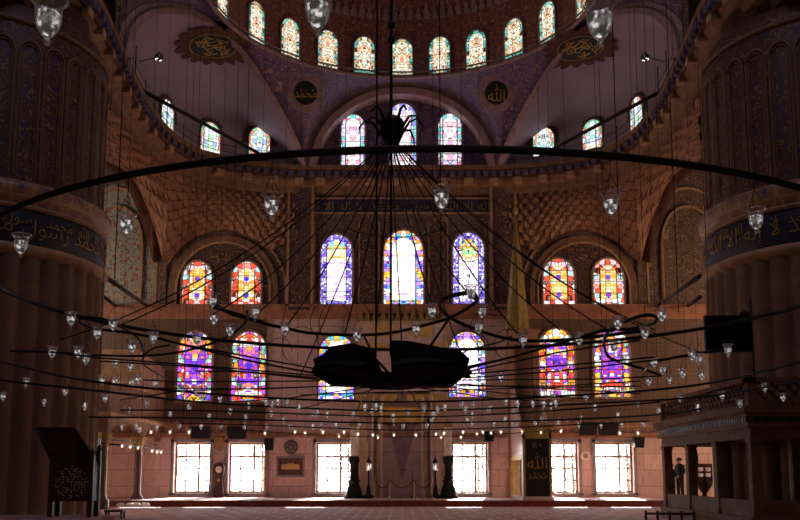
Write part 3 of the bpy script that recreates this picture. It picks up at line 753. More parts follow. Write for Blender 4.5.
# ------------------------------------------------------------------ piers
RP = 3.7; YP = 27.5; XP = -13.2
for side, ms in (('left', 1), ('right', -1)):
    root = thing('fluted_pillar', 'colossal round fluted pillar with a script band at the %s edge' % side, 'pillar', ((XP if ms > 0 else -XP+.18), YP, 0))
    n = 38; K = n*8; rr = []
    b = MB()
    for z, ad in ((0, 0), (7.2, 0), (7.45, -.0)):
        rr.append([Vector(((RP+.17*abs(sin(n*pi*i/K))**.7-.12+ad)*cos(2*pi*i/K), (RP+.17*abs(sin(n*pi*i/K))**.7-.12+ad)*sin(2*pi*i/K), z)) for i in range(K+1)])
    rr.append([Vector(((RP-.02)*cos(2*pi*i/K), (RP-.02)*sin(2*pi*i/K), 7.7)) for i in range(K+1)])
    b.grid(rr); b.build('fluted_shaft', 'flute_stone', root)
    b = MB(); b.lathe([(RP-.1, 7.5), (RP+.06, 7.62), (RP+.14, 7.72), (RP+.1, 7.84), (RP-.02, 7.9)], 96); b.lathe([(RP-.02, 8.9), (RP+.1, 8.96), (RP+.05, 9.02)], 96)
    b.build('lower_moulding', 'stone_tan', root)
    b = MB(); b.lathe([(RP-.02, 7.88), (RP+.02, 8.0), (RP+.02, 8.8), (RP-.02, 8.92)], 96); b.build('inscription_band', 'band_blue', root)
    b = MB(); b.lathe([(RP+.02, 8.98), (RP+.08, 9.1), (RP+.16, 9.3), (RP+.2, 9.5), (RP+.12, 9.62), (RP-.15, 9.75)], 96); b.build('upper_cornice', 'frieze', root)
    b = MB(); b.lathe([(RP-.15, 9.7), (RP-.15, 14.6), (RP-.35, 15.1), (RP-.8, 15.3), (RP-.8, 26)], 96); b.build('painted_shaft', 'pier_paint', root)
    # raised lappets on the painted shaft
    b = MB(); n2 = 30; R2 = RP-.12
    for k in range(n2):
        a0 = 2*pi*k/n2; hw = pi/n2*.82
        for sc_ in (1.0, .72):
            pts = [(a0-hw*sc_, 9.9), (a0-hw*sc_, 13.6)]+[(a0-hw*sc_*cos(pi*i/8), 13.6+.36*sc_*sin(pi*i/8)) for i in range(1, 8)]+[(a0+hw*sc_, 13.6), (a0+hw*sc_, 9.9)]
            b.tube([(R2*cos(q), R2*sin(q), z) for q, z in pts], .035 if sc_ == 1 else .018, 4)
    b.lathe([(R2, 14.45), (R2+.06, 14.5), (R2, 14.58)], 96)
    b.build('lappet_relief', 'stone_brown', root)
    b = MB(); s_ = '\uFDF2 \uFEFB\uFE87 \uFEEA\uFEDF\uFE87 \uFEFB \uFDF4 \uFEDD\uFEEE\uFEB3\uFEAD \uFEAA\uFEE4\uFEA4\uFEE3 '*3
    th0 = -pi/2+(.5 if ms > 0 else -.5)
    def wrap(x, y, z): q = th0+x/(RP+.05); return ((RP+.04+z)*cos(q), (RP+.04+z)*sin(q), 8.42+y)
    glyphs(s_, .66, b, wrap); s2 = s_.replace(' ', '  ')[7:]
    def wrap2(x, y, z): q = th0+.06+x/(RP+.05); return ((RP+.045+z)*cos(q), (RP+.045+z)*sin(q), 8.62+y)
    glyphs(s2, .42, b, wrap2); b.build('gold_script', 'gold_dull', root)
    # high side walls that carry the gallery past the piers
    b = MB(); x0, x1 = sorted((-11.15*ms, -15*ms)); b.box(x0, x1, 23.5, 33, ZC-1.6, ZC+6); struct('wall_spandrel_%s' % side, b, 'stone_dark')
# ------------------------------------------------------------------ mihrab
root = thing('mihrab', 'tall marble prayer niche with gold strips in the middle of the back wall', 'niche', (0, WALLY, PLAT))
X_ = lambda px: Xw(px, 460)
zz = lambda py: Zw(py)-PLAT
def outline_box(mb, px0, px1, pt, pb, y, w, mi=0, d=.06):
    x0, x1, z0, z1 = X_(px0), X_(px1), zz(pb), zz(pt)
    mb.box(x0, x0+w, y-d, y, z0, z1, mi); mb.box(x1-w, x1, y-d, y, z0, z1, mi); mb.box(x0, x1, y-d, y, z1-w, z1, mi)
b = MB(); b.box(X_(356), X_(374), -.35, 0, 0, zz(322)); b.box(X_(430), X_(448), -.35, 0, 0, zz(322)); b.box(X_(374), X_(430), -.35, 0, zz(392), zz(322))
b.build('marble_frame', 'marble_plain', root)
b = MB(); nz_ = arch(X_(430)-X_(374), zz(392), 14, .6); b.grid([[Vector((x, -.3, z)) for x, z in nz_], [Vector((x*.96, -.05, z)) for x, z in nz_]]); b.prism([(x*.96, z) for x, z in nz_], -.06, -.01)
b.build('niche', 'marble_plain', root)
b = MB()
for px in (361, 367.5, 378, 426, 436.5, 443): b.box(X_(px)-.04, X_(px)+.04, -.42, -.34 if not 372 < px < 432 else -.05, .05, zz(395))
outline_box(b, 357, 447, 323, 495, -.35, .07)
for (a, c, t_, bb) in ((364, 397, 395, 404), (407, 440, 395, 404), (364, 440, 408, 416), (372, 395, 326, 338), (409, 432, 326, 338), (378, 426, 418, 424), (364, 440, 344, 352)):
    b.box(X_(a), X_(c), -.4, -.34, zz(bb), zz(t_))
b.build('gilded_strips', 'gold_paint', root)
b = MB(); b.prism([(X_(388), zz(424)), (X_(402), zz(482)), (X_(416), zz(424))], -.075, -.062); b.build('hanging_ornament', 'rim_stone', root)
b = MB()
for i in range(12):
    px = 356+i*92/12
    b.prism([(X_(px), zz(322)), (X_(px)+.12, zz(322)+.4), (X_(px)+.19, zz(322)+.62), (X_(px)+.26, zz(322)+.4), (X_(px)+.38, zz(322))], -.3, -.2)
b.build('crest', 'gold_dull', root)
b = MB()
for sx in (-1, 1):
    for q in (1.45, 1.0): b.lathe([(.09, .0), (.09, .2), (.06, .25), (.06, zz(398)-.3), (.1, zz(398)-.1), (.1, zz(398))], 10, (sx*q, -.46, 0))
b.build('colonnette', 'marble_plain', root)
# candle pedestals
for side, px in (('left', 354), ('right', 448.5)):
    c = P(px, 490, 43.6); c.z = PLAT
    root = thing('giant_candlestick', 'tall pale candle on a bulky black stand %s of the prayer niche' % side, 'candlestick', c)
    b = MB(); b.lathe([(.0, 0), (.46, .0), (.48, .08), (.40, .16), (.34, .45), (.26, .62), (.24, .75), (.3, .8), (.3, .86), (.0, .86)], 18); b.build('bell_base', 'iron', root)
    b = MB(); b.lathe([(.2, .86), (.24, .95), (.24, 1.0), (.19, 1.05), (.19, 1.6), (.26, 1.7), (.26, 1.95), (.22, 2.0), (0, 2.0)], 16); b.build('socket', 'iron', root)
    b = MB(); b.lathe([(.19, 2.0), (.19, 3.35), (.16, 3.4), (0, 3.4)], 16); b.build('candle', 'cream_wax', root)
    b = MB(); b.lathe([(.22, 3.4), (.24, 3.5), (.2, 3.6), (.03, 3.72), (0, 3.9)], 12); b.build('cap', 'gold_dull', root)
# lantern stands
for side, px in (('left', 368.5), ('right', 435.5)):
    c = P(px, 490, 43.2); c.z = PLAT
    root = thing('lantern_stand', 'slim dark lantern post with a lit glass lantern %s of the rope barrier' % side, 'lantern', c)
    b = MB(); b.lathe([(.0, 0), (.28, 0), (.28, .12), (.12, .2), (.1, .5), (.06, .6), (.035, .7), (.035, 1.2), (.07, 1.25), (.03, 1.3)], 12); b.build('post', 'iron', root)
    b = MB(); b.lathe([(.07, 1.3), (.12, 1.36), (.14, 1.66), (.1, 1.7)], 8, sm=False); b.build('glass', 'lamp_glass', root)
    b = MB(); b.lathe([(.03, 1.36), (.045, 1.45), (.0, 1.6)], 8); b.build('bulb', 'lantern_flame', root)
    b = MB(); b.lathe([(.16, 1.68), (.13, 1.74), (.05, 1.86), (.02, 1.9), (.03, 1.96), (0, 2.02)], 8); b.build('lid', 'iron', root)
# rope barrier: each post a thing
posts = [375, 390, 414, 432]
for k, px in enumerate(posts):
    c = P(px, 490, 42.6); c.z = PLAT
    root = thing('barrier_post', ['leftmost brass rope post in front of the prayer niche', 'second brass rope post from the left before the prayer niche', 'third brass rope post from the left before the prayer niche', 'rightmost brass rope post in front of the prayer niche'][k], 'barrier post', c)
    b = MB(); b.lathe([(.0, 0), (.15, 0), (.15, .03), (.05, .07), (.02, .1), (.02, .9), (.035, .92), (.0, .98)], 10); b.build('post', 'brass', root)
for k in range(3):
    a = P(posts[k], 490, 42.6); c = P(posts[k+1], 490, 42.6); b = MB()
    b.tube([(a.x+(c.x-a.x)*i/12, a.y, PLAT+.88-.38*(1-(2*i/12-1)**2)) for i in range(13)], .025, 6)
    tag(b.build('barrier_rope', 'rope_red'), ['red rope sagging in the left span of the barrier', 'red rope sagging in the wide middle span of the barrier', 'red rope sagging in the right span of the barrier'][k], 'rope')
# microphone stand
c = P(412.5, 490, 42.9); c.z = PLAT
root = thing('microphone_stand', 'thin black microphone stand before the prayer niche', 'microphone stand', c)
b = MB(); b.tube([(0, 0, .05), (0, 0, 1.3)], .013, 6)
for q in range(3): b.tube([(0, 0, .12), (.22*cos(q*2.1), .22*sin(q*2.1), 0.01)], .01, 5)
b.build('pole', 'iron', root)
b = MB(); b.tube([(0, 0, 1.3), (-.32, 0, 1.36)], .012, 6); b.tube([(-.32, 0, 1.36), (-.42, 0, 1.38)], .03, 8); b.build('microphone', 'iron', root)

# ------------------------------------------------------------------ minbar
xm0, xm1, ym0, ym1 = 5.38, 6.68, 40.35, 44.7
root = thing('minbar', 'tall pulpit with gilded cone roof, side colonnade and dark curtained doorway', 'pulpit', ((xm0+xm1)/2, ym0, PLAT))
hw = (xm1-xm0)/2; dl = ym1-ym0
b = MB(); b.box(-hw-.06, hw+.06, -.1, dl, 0, .16); b.build('plinth', 'marble_plain', root)
b = MB(); b.box(-hw, -hw+.12, 0, .25, .16, 3.0); b.box(hw-.12, hw, 0, .25, .16, 3.0); b.box(-hw, hw, 0, .25, 2.72, 3.15); b.build('door_frame', 'gold_dull', root)
b = MB(); b.box(-hw-.05, hw+.05, -.06, .3, 3.15, 3.27); b.box(-hw-.12, hw+.12, -.1, .34, 3.27, 3.42); b.build('door_cornice', 'wood_frame', root)
b = MB()
for i in range(5): x = -hw+.12+(2*hw-.24)*i/5; b.box(x, x+(2*hw-.24)/5, .06+.02*(i % 2), .1+.02*(i % 2), .16, 2.72)
cu = b.build('curtain', 'medallion_black', root)
b = MB()
glyphs('\uFDF2', .75, b, lambda x, y, z: (x, .045-z, 1.75+y)); glyphs('\uFEFB\uFE87 \uFEEA', .3, b, lambda x, y, z: (x, .045-z, 2.42+y)); glyphs('\uFDF4', .4, b, lambda x, y, z: (x, .045-z, 1.1+y))
b.build('gold_script', 'gold_dull', cu)
# stair flank: sloped string wall with panel above an arcade
for sx, nm in ((-1, 'left'), (1, 'right')):
    b = MB(); x0 = sx*hw; x1 = sx*(hw-.1); x0, x1 = min(x0, x1), max(x0, x1)
    yz = [(0.25, 2.0), (.25, 2.9), (dl-1.1, 5.3), (dl, 5.3), (dl, 2.0)]
    v = [(x0, y, z) for y, z in yz]+[(x1, y, z) for y, z in yz]; m_ = 5
    b.add(v, [list(range(m_)), list(range(2*m_-1, m_-1, -1))]+[[j, j+m_, (j+1) % m_+m_, (j+1) % m_] for j in range(m_)]); b.build('stair_flank', 'marble_plain', root)
    b = MB()
    for i in range(6):
        y = .35+(dl-.5)*i/5; b.box(x0-.02, x1+.02, y-.05, y+.05, .16, 1.8)
    b.box(x0-.02, x1+.02, .25, dl, 1.8, 2.0); b.build('arcade', 'gold_paint', root)
b = MB()
for i in range(14): b.box(-hw+.1, hw-.1, .3+i*.24, .3+(i+1)*.24, .1+i*.15, .3+i*.2)
b.build('stair', 'marble_plain', root)
b = MB(); yt = dl-1.05
for (x, y) in ((-hw, yt), (hw-.1, yt), (-hw, dl-.1), (hw-.1, dl-.1)): b.box(x, x+.1, y, y+.1, 4.3, 7.6)
b.box(-hw, hw, yt, dl, 7.55, 8.05); b.box(-hw-.1, hw+.1, yt-.1, dl, 8.05, 8.2); b.build('canopy_tower', 'wood_frame', root)
b = MB(); b.lathe([(.62, 8.2), (.58, 8.5), (.17, 12.6), (.03, 13.9)], 8, (-.3, dl-.6, 0), sm=False); b.build('cone_roof', 'gold_dull', root)
b = MB(); b.lathe([(.04, 14.1), (.15, 14.35), (.04, 14.55), (.1, 14.75), (.02, 14.95), (.0, 15.4)], 10, (-.3, dl-.6, 0)); b.build('finial', 'gold', root)

# ------------------------------------------------------------------ royal loge on the left
XL = -11.9
root = thing('royal_loge', 'raised marble loge on columns in the left corner of the back wall', 'gallery', (XL, 36.5, 0))
b = MB(); b.box(-9, 0, 0, 8.4, 3.9, 5.15); b.build('parapet', 'stone_brown', root)
b = MB(); b.box(-9, .12, -.1, 8.4, 3.75, 3.92); b.box(-9, .1, -.08, 8.4, 5.15, 5.3); b.build('cornice', 'stone_tan', root)
b = MB(); yz = [(3.9, 5.3), (3.9, 7.0), (8.4, 6.6), (8.4, 5.3)]; v = [(-5, y, z) for y, z in yz]+[(.0, y, z) for y, z in yz]
b.add(v, [(0, 1, 2, 3), (7, 6, 5, 4)]+[[j, j+4, (j+1) % 4+4, (j+1) % 4] for j in range(4)]); b.build('upper_screen', 'stone_tan', root)
for (y, x) in ((.5, -.3), (5.4, -.3), (.5, -4)):
    b = MB(); b.lathe([(.3, PLAT if y > 3 else 0), (.3, .35), (.2, .45), (.17, .6), (.165, 2.6)], 14, (x, y, 0)); b.build('column', 'porphyry', root)
    b = MB(); b.lathe([(.17, 2.55), (.2, 2.6), (.34, 2.95), (.36, 3.1), (0, 3.1)], 8, (x, y, 0), sm=False); b.build('capital', 'gold_dull', root)
b = MB()
def arcade_arch(y0, y1, x0, x1):
    K = 14; a = []; w = (y1-y0)/2; c = (y0+y1)/2
    for i in range(K+1): q = pi-pi*i/K; a.append((c+w*cos(q), 3.0+.62*sin(q)))
    for i in range(K):
        v = [(x, y, z) for x in (x0, x1) for y, z in (a[i], a[i+1], (a[i+1][0], 3.8), (a[i][0], 3.8))]
        b.add(v, [(0, 1, 2, 3), (7, 6, 5, 4), (0, 4, 5, 1)])
arcade_arch(.75, 5.15, -.4, -.1); arcade_arch(5.65, 8.4, -.4, -.1); b.box(-.42, -.08, .2, .75, 3.0, 3.8); b.box(-.42, -.08, 5.15, 5.65, 3.0, 3.8)
K = 14
for i in range(K):
    p_ = [(-2.15+1.6*cos(pi-pi*(i+e)/K), 3.0+.62*sin(pi-pi*(i+e)/K)) for e in (0, 1)]
    v = [(x, y, z) for y in (.3, .6) for x, z in (p_[0], p_[1], (p_[1][0], 3.8), (p_[0][0], 3.8))]; b.add(v, [(0, 1, 2, 3), (7, 6, 5, 4), (0, 4, 5, 1)])
b.build('arches', 'stone_brown', root)
b = MB(); b.tube([(-.25, .5, 2.85), (-.25, 8.3, 2.85)], .03, 5); b.build('tie_bar', 'iron', root)

# ------------------------------------------------------------------ muezzin lodge on the right
XR = 8.6; Y0, Y1 = 22.3, 29.7
root = thing('muezzin_lodge', 'dark timber and marble lodge with lattice parapet on square posts, right', 'lodge', (XR, Y0, 0))
dy = Y1-Y0; WX = 6.5
b = MB(); b.box(-.15, WX, -.2, dy+.15, 0, .38); b.build('plinth', 'wood_lodge', root)
def posts_at(): 
    for i in range(4): yield (.0, dy*i/3)
    yield (3.3, 0.0)
    yield (WX-.3, 0.0)
for k, (x, y) in enumerate(posts_at()):
    b = MB(); b.box(x, x+.26, y-.0, y+.26, .38, 2.32); b.box(x-.03, x+.29, y-.03, y+.29, .38, .5); b.box(x-.03, x+.29, y-.03, y+.29, 2.22, 2.34); b.build('post', 'wood_lodge', root)
b = MB()
for i in range(3): b.box(.04, .2, dy*i/3+.26, dy*(i+1)/3, .38, .8)
b.box(.26, 3.3, .04, .2, .38, .8); b.box(3.56, WX-.3, .04, .2, .38, .8); b.build('low_panel', 'wood_lodge', root)
b = MB()
for (pr, z0, z1) in ((.0, 2.32, 2.6), (.1, 2.6, 2.72), (.2, 2.95, 3.12), (.12, 2.86, 2.95)): b.box(-pr, WX, -pr, dy+.26+pr, z0, z1)
b.build('cornice', 'wood_lodge', root)
b = MB(); b.box(.0, WX, .0, dy+.26, 2.7, 2.88, 0)
for i in range(44): y = -.0+i*dy/43; b.box(-.1, .02, y, y+.1, 2.72, 2.86, 0)
for i in range(34): x = i*WX/33; b.box(x, x+.1, -.1, .02, 2.72, 2.86, 0)
b.build('dentil_frieze', 'wood_dark', root)
# pierced lattice parapet
b = MB(); z0, z1 = 3.12, 3.78; hh = z1-z0
def strip(p, q, y=True):
    (a0, c0), (a1, c1) = p, q
    if y: b.tube([(.08, a0, c0), (.08, a1, c1)], .042, 4)
    else: b.tube([(a0, .08, c0), (a1, .08, c1)], .042, 4)
s_ = .3
for ax, ln in ((True, dy+.26), (False, WX)):
    n = int(ln/s_)
    for i in range(-2, n+1):
        for d in (1, -1):
            a0 = i*s_; a1 = a0+hh*.9; za, zb_ = (z0+.05, z1-.05) if d > 0 else (z1-.05, z0+.05)
            lo = max(0, a0); hi = min(ln, a1)
            if hi-lo < .08: continue
            f = lambda t_: za+(zb_-za)*(t_-a0)/(a1-a0)
            strip((lo, f(lo)), (hi, f(hi)), ax)
b.box(.0, .16, 0, dy+.26, z0, z0+.07); b.box(0, WX, 0, .16, z0, z0+.07)
b.build('lattice_parapet', 'wood_lodge', root)
b = MB(); b.box(-.05, .2, -.05, dy+.3, z1-.06, z1+.05); b.box(-.05, WX, -.05, .2, z1-.06, z1+.05); b.box(-.02, .2, -.02, .2, z0, z1+.1); b.box(-.02, .2, dy+.06, dy+.28, z0, z1+.08); b.build('handrail', 'wood_lodge', root)
# pale strips standing in for slits of light between the posts
for px, D, nm in ((724, 27.0, 'pale upright strip standing in for a slit of light between the lodge posts'), (791, 23.2, 'pale upright strip standing in for a slit of light at the far right inside the lodge')):
    c = P(px, 470, D); b = MB(); b.lathe([(.05, 0), (.05, 2.0), (.0, 2.0)], 10); o_ = b.build('light_slit_strip', 'white_marker'); o_.location = (c.x, D, .38); tag(o_, nm, 'pole')
# low barrier on the floor in front of the lodge
root = thing('low_rail', 'low dark rail with short balusters on the carpet before the lodge', 'rail', (7.1, 26.6, .0))
b = MB(); b.tube([(0, 0, .3), (1.3, -.3, .3)], .035, 6); b.tube([(0, 0, .06), (1.3, -.3, .06)], .03, 6); b.build('rail', 'wood_dark', root)
for i in range(5):
    t_ = i/4; x, y = 1.3*t_, -.3*t_; b = MB(); b.lathe([(.05, 0), (.05, .05), (.025, .1), (.05, .2), (.03, .3), (.05, .36), (0, .4)], 8, (x, y, 0)); b.build('baluster', 'wood_dark', root)

# ------------------------------------------------------------------ preacher's chair, bottom left
b = MB(); b.box(-16, -7.6, 20.5, 24.6, 0, .36); struct('floor_dais', b, 'carpet')
root = thing('preacher_chair', 'dark carved wooden preaching chair with inlaid panel beside the left pillar', 'pulpit chair', (-8.43, 23.2, .36))
k = .5; d = .5
for (x, y) in ((-k, 0), (k, 0), (-k, d), (k, d)):
    bb = MB(); hh_ = 1.58 if y == 0 else 1.7; bb.box(x-.06, x+.06, y-.06, y+.06, 0, hh_); bb.lathe([(.04, 0), (.07, .06), (.03, .12), (0, .2)], 8, (x, y, hh_)); bb.build('leg', 'wood_dark', root)
b = MB(); b.box(-k, k, -.03, .03, .4, 1.32); b.box(-k-.03, -k+.03, 0, d, .4, 1.32); b.box(k-.03, k+.03, 0, d, .4, 1.32); b.build('body_panel', 'wood_dark', root)
b = MB(); disc(b, Vector((0, -.031, .86)), Vector((1, 0, 0)), Vector((0, 0, 1)), Vector((0, -1, 0)), .42, .012, 32)
b.build('inlay', 'inlay_dots', root)
b = MB(); b.box(-k, k, 0, d, 1.3, 1.38); b.build('seat', 'wood_dark', root)
b = MB()
def slab(q, th=.05):
    q = [Vector(p) for p in q]; n_ = (q[1]-q[0]).cross(q[2]-q[0]).normalized()*th; m_ = len(q)
    b.add(q+[p+n_ for p in q], [list(range(m_)), list(range(2*m_-1, m_-1, -1))]+[[j_, j_+m_, (j_+1) % m_+m_, (j_+1) % m_] for j_ in range(m_)])
slab([(-k, 0, 1.38), (-k, 0, 1.62), (-k-.68, d, 2.3), (-k-.2, d, 1.38)]); slab([(k, 0, 1.38), (k, 0, 1.62), (k-.64, d, 2.3), (k, d, 1.38)])
slab([(-k-.2, d, 1.38), (k, d, 1.38), (k-.64, d, 2.3), (-k-.68, d, 2.3)]); b.build('backrest', 'wood_dark', root)
# low footstool with small items right of the chair
root = thing('footstool', 'small low dark stool on the carpet right of the preaching chair', 'stool', (-9.3, 29.6, 0))
b = MB(); b.box(-.3, .3, -.2, .2, .22, .28); b.build('top', 'wood_dark', root)
for x in (-.25, .25):
    for y in (-.15, .15): b = MB(); b.box(x-.03, x+.03, y-.03, y+.03, 0, .22); b.build('leg', 'wood_dark', root)
# row of little floor markers along the platform, left
for k, px in enumerate((121, 130, 137, 146)):
    c = H(px, 506 if k else 506, 0.0) if False else Vector((Xw(px, 500, 39.6), 39.6-.25*k*0, 0))
    b = MB(); b.box(-.16, .16, -.1, .1, 0, .12); b.box(-.13, .13, -.07, .07, .12, .17); o_ = b.build('floor_block', 'white_marker'); o_.location = c
    tag(o_, ['leftmost', 'second', 'third', 'rightmost'][k]+' pale block of the short row at the left platform edge', 'block')

# ------------------------------------------------------------------ loudspeakers, clock, panels
def speaker(px0, px1, py0, py1, D, label, tilt, tw=0, flat=False):
    c = P((px0+px1)/2, (py0+py1)/2, D); w = (px1-px0)/F*D*1.0; h = (py1-py0)/F*D
    root = thing('loudspeaker', label, 'loudspeaker', c, tw)
    b = MB(); hw_ = w/2; hh_ = h/2; o_ = [(-hw_, hh_), (hw_, hh_), (hw_*.86, -hh_), (-hw_*.86, -hh_)]
    b.prism(o_, -.16, .2); x = b.build('cabinet', 'black_plastic', root); x.rotation_euler = (tilt, 0, 0)
    b = MB(); b.prism([(q*.9, z*.86) for q, z in o_], -.185, -.161); x = b.build('grille', 'cloth_black', root); x.rotation_euler = (tilt, 0, 0)
    b = MB(); b.tube([(0, .2, 0), (0, WALLY-D+.02, .0)], .035, 6); b.build('bracket', 'iron', root)
speaker(190, 211, 427, 438, 44.3, 'wide black loudspeaker above the first clear window from the left', .3)
speaker(227, 247, 427, 438.5, 44.3, 'wide black loudspeaker above the second clear window from the left', .3)
speaker(578, 597, 423, 435, 44.3, 'wide black loudspeaker left of its twin near the right windows', .3)
speaker(598.5, 618, 423, 435, 44.3, 'wide black loudspeaker, right one of the pair at the right windows', .3)
speaker(264.5, 273.5, 438.5, 450, 44.5, 'small black loudspeaker right of the second clear window', .1)
speaker(633.5, 644, 437, 447.5, 44.5, 'small black loudspeaker right of the last clear window', .1)
speaker(484, 494, 431, 441, 44.5, 'small black loudspeaker between prayer niche and pulpit', .1)
speaker(96.5, 99.5, 438, 448, 36, 'narrow dark loudspeaker beside the left pillar foot', .1)
c = P(219.3, 495, 44.85); zt_ = Zw(464)
root = thing('longcase_clock', 'reddish wooden longcase clock between the two left clear windows', 'clock', (c.x, 44.7, PLAT))
ht = zt_-PLAT
b = MB(); b.box(-.24, .24, -.15, .28, 0, .5); b.box(-.19, .19, -.12, .28, .5, ht-.5); b.box(-.25, .25, -.16, .28, ht-.5, ht-.08); b.prism([(-.27, ht-.08), (-.2, ht+.02), (0, ht+.08), (.2, ht+.02), (.27, ht-.08)], -.17, .28); b.build('case', 'wood_dark', root)
b = MB(); disc(b, Vector((0, -.165, ht-.28)), Vector((1, 0, 0)), Vector((0, 0, 1)), Vector((0, -1, 0)), .16, .02, 20); b.build('dial', 'cream_wax', root)
b = MB(); b.box(-.008, .008, -.195, -.186, ht-.28, ht-.16); b.box(-.008, .08, -.195, -.186, ht-.285, ht-.27); b.build('hands', 'iron', root)
b = MB(); b.tube([(0, -.135, .9), (0, -.135, ht-.55)], .01, 5); disc(b, Vector((0, -.13, .85)), Vector((1, 0, 0)), Vector((0, 0, 1)), Vector((0, -1, 0)), .09, .02, 16); b.build('pendulum', 'brass', root)
c = P(290.5, 466.5, 44.95)
root = thing('framed_panel', 'framed brown and ochre rectangular panel on the marble wall', 'panel', c)
b = MB(); w, h = .62, .42
b.box(-w-.08, w+.08, -.05, .04, h, h+.1); b.box(-w-.08, w+.08, -.05, .04, -h-.1, -h); b.box(-w-.08, -w, -.05, .04, -h, h); b.box(w, w+.08, -.05, .04, -h, h); b.build('frame', 'grey_stone', root)
b = MB(); b.box(-w, w, -.02, .03, -h, h); b.build('ground', 'porphyry', root)
b = MB(); o_ = [(-.45, .05), (-.36, .14), (-.24, .1), (-.1, .17), (0, .12), (.1, .17), (.24, .1), (.36, .14), (.45, .05), (.45, -.14), (-.45, -.14)]; b.prism(o_, -.035, -.02); b.build('ochre_device', 'gold_paint', root)
c = P(291, 447, 44.95); root = thing('round_plaque', 'round grey carved plaque above the framed panel', 'plaque', c)
b = MB(); disc(b, Vector(), Vector((1, 0, 0)), Vector((0, 0, 1)), Vector((0, -1, 0)), .36, .05, 28); b.build('disc', 'grey_stone', root)
b = MB()
for r in (.3, .16): b.tube([(r*cos(q*pi/12), -.06, r*sin(q*pi/12)) for q in range(24)], .02, 5, True)
for i in range(8): q = i*pi/4; b.tube([(.05*cos(q), -.055, .05*sin(q)), (.28*cos(q+.3), -.055, .28*sin(q+.3))], .014, 4)
b.build('carving', 'stone_dark', root)
c = P(585.5, 456, 44.9); root = thing('round_plaque', 'pale lobed round plaque on the wall between the right windows', 'plaque', c)
b = MB(); o_ = [((.22+.03*cos(8*q*pi/24))*cos(q*pi/24)*1.15, (.22+.03*cos(8*q*pi/24))*sin(q*pi/24)) for q in range(48)]; b.prism(o_, -.06, .08); b.build('body', 'cream_wax', root)
b = MB(); disc(b, Vector((0, -.061, 0)), Vector((1, 0, 0)), Vector((0, 0, 1)), Vector((0, -1, 0)), .12, .02, 16); b.build('centre', 'stone_tan', root)
c = P(219.5, 443, 44.9); root = thing('hanging_banner', 'small olive gold banner above the longcase clock', 'banner', c)
b = MB(); b.box(-.2, .2, -.03, 0, -.25, .3); b.prism([(-.2, -.25), (.2, -.25), (0, -.42)], -.03, 0); b.build('cloth', 'gold_dull', root)
b = MB(); b.tube([(-.24, -.015, .3), (.24, -.015, .3)], .02, 6); b.build('rod', 'wood_dark', root)

# black screen on its pole by the right pier
D = 22.2; a = P(705.5, 352, D); c = P(751.5, 315.5, D)
root = thing('screen_panel', 'flat black screen mounted in front of the right pillar', 'screen', ((a.x+c.x)/2, D, (a.z+c.z)/2))
w = (c.x-a.x)/2; h = (c.z-a.z)/2
b = MB(); b.box(-w, w, -.03, .06, -h, h); b.build('housing', 'black_plastic', root)
b = MB(); b.box(-w+.03, w-.03, -.036, -.031, -h+.03, h-.03); b.build('display', 'screen_black', root)
b = MB(); b.tube([(w+.03, .1, -h-.9), (w+.03, .1, h+.45)], .022, 6); b.tube([(0, .06, 0), (0, .9, 0), ], .04, 6); b.build('mount_pole', 'iron', root)
b = MB(); b.lathe([(.0, 0), (.13, 0), (.13, .06), (.05, .12), (0, .12)], 10, (w-.18, .02, h)); b.build('sensor', 'black_plastic', root)
# ornate dark candle stand seen through the lodge
c = P(704, 480, 38.5)
root = thing('ornate_stand', 'ornate dark stand with crossbar seen between the lodge posts', 'stand', (c.x, 38.5, 0))
b = MB(); b.lathe([(0, 0), (.3, 0), (.3, .1), (.12, .3), (.1, .6), (.3, .9), (.34, 1.0), (.34, 1.1)], 12); b.build('base', 'iron', root)
b = MB(); 
for sx in (-1, 1): b.box(sx*.3-.04, sx*.3+.04, -.1, .1, 1.1, 1.75)
b.box(-.34, .34, -.1, .1, 1.7, 1.85); b.box(-.34, .34, -.1, .1, 1.05, 1.3); b.box(-.05, .05, -.1, .1, 1.1, 1.75); b.box(-.3, .3, -.1, .1, 1.45, 1.53); b.build('cabinet', 'wood_dark', root)
b = MB(); b.tube([(-.9, 0, 1.78), (.34, 0, 1.78)], .02, 5); b.tube([(-.25, 0, 1.8), (-.25, 0, 2.3)], .05, 6); b.tube([(-.25, 0, 2.3), (-.25, 0, 2.45)], .02, 6); b.build('crossbar', 'iron', root)

# ------------------------------------------------------------------ people beyond the lodge
def skin_chain(edges, pts, rad, name, mat, parent, lv=2):
    me = bpy.data.meshes.new(name); me.from_pydata([tuple(p) for p in pts], edges, []); o = bpy.data.objects.new(name, me); COL.objects.link(o)
    sk = o.modifiers.new('s', 'SKIN'); me.update()
    if not me.skin_vertices: 
        bpy.context.view_layer.objects.active = o
    lay = me.skin_vertices[0] if me.skin_vertices else None
    if lay is None:
        bm = bmesh.new(); bm.from_mesh(me); bm.verts.layers.skin.verify(); bm.to_mesh(me); bm.free(); lay = me.skin_vertices[0]
    for i, r in enumerate(rad):
        lay.data[i].radius = r if isinstance(r, tuple) else (r, r)
    lay.data[0].use_root = True
    sub = o.modifiers.new('d', 'SUBSURF'); sub.levels = lv; sub.render_levels = lv
    dg = bpy.context.evaluated_depsgraph_get(); m2 = bpy.data.meshes.new_from_object(o.evaluated_get(dg)); bpy.data.objects.remove(o)
    m2.materials.clear(); m2.materials.append(M[mat])
    for p in m2.polygons: p.use_smooth = True
    o = bpy.data.objects.new(name, m2); COL.objects.link(o); o.parent = parent; return o
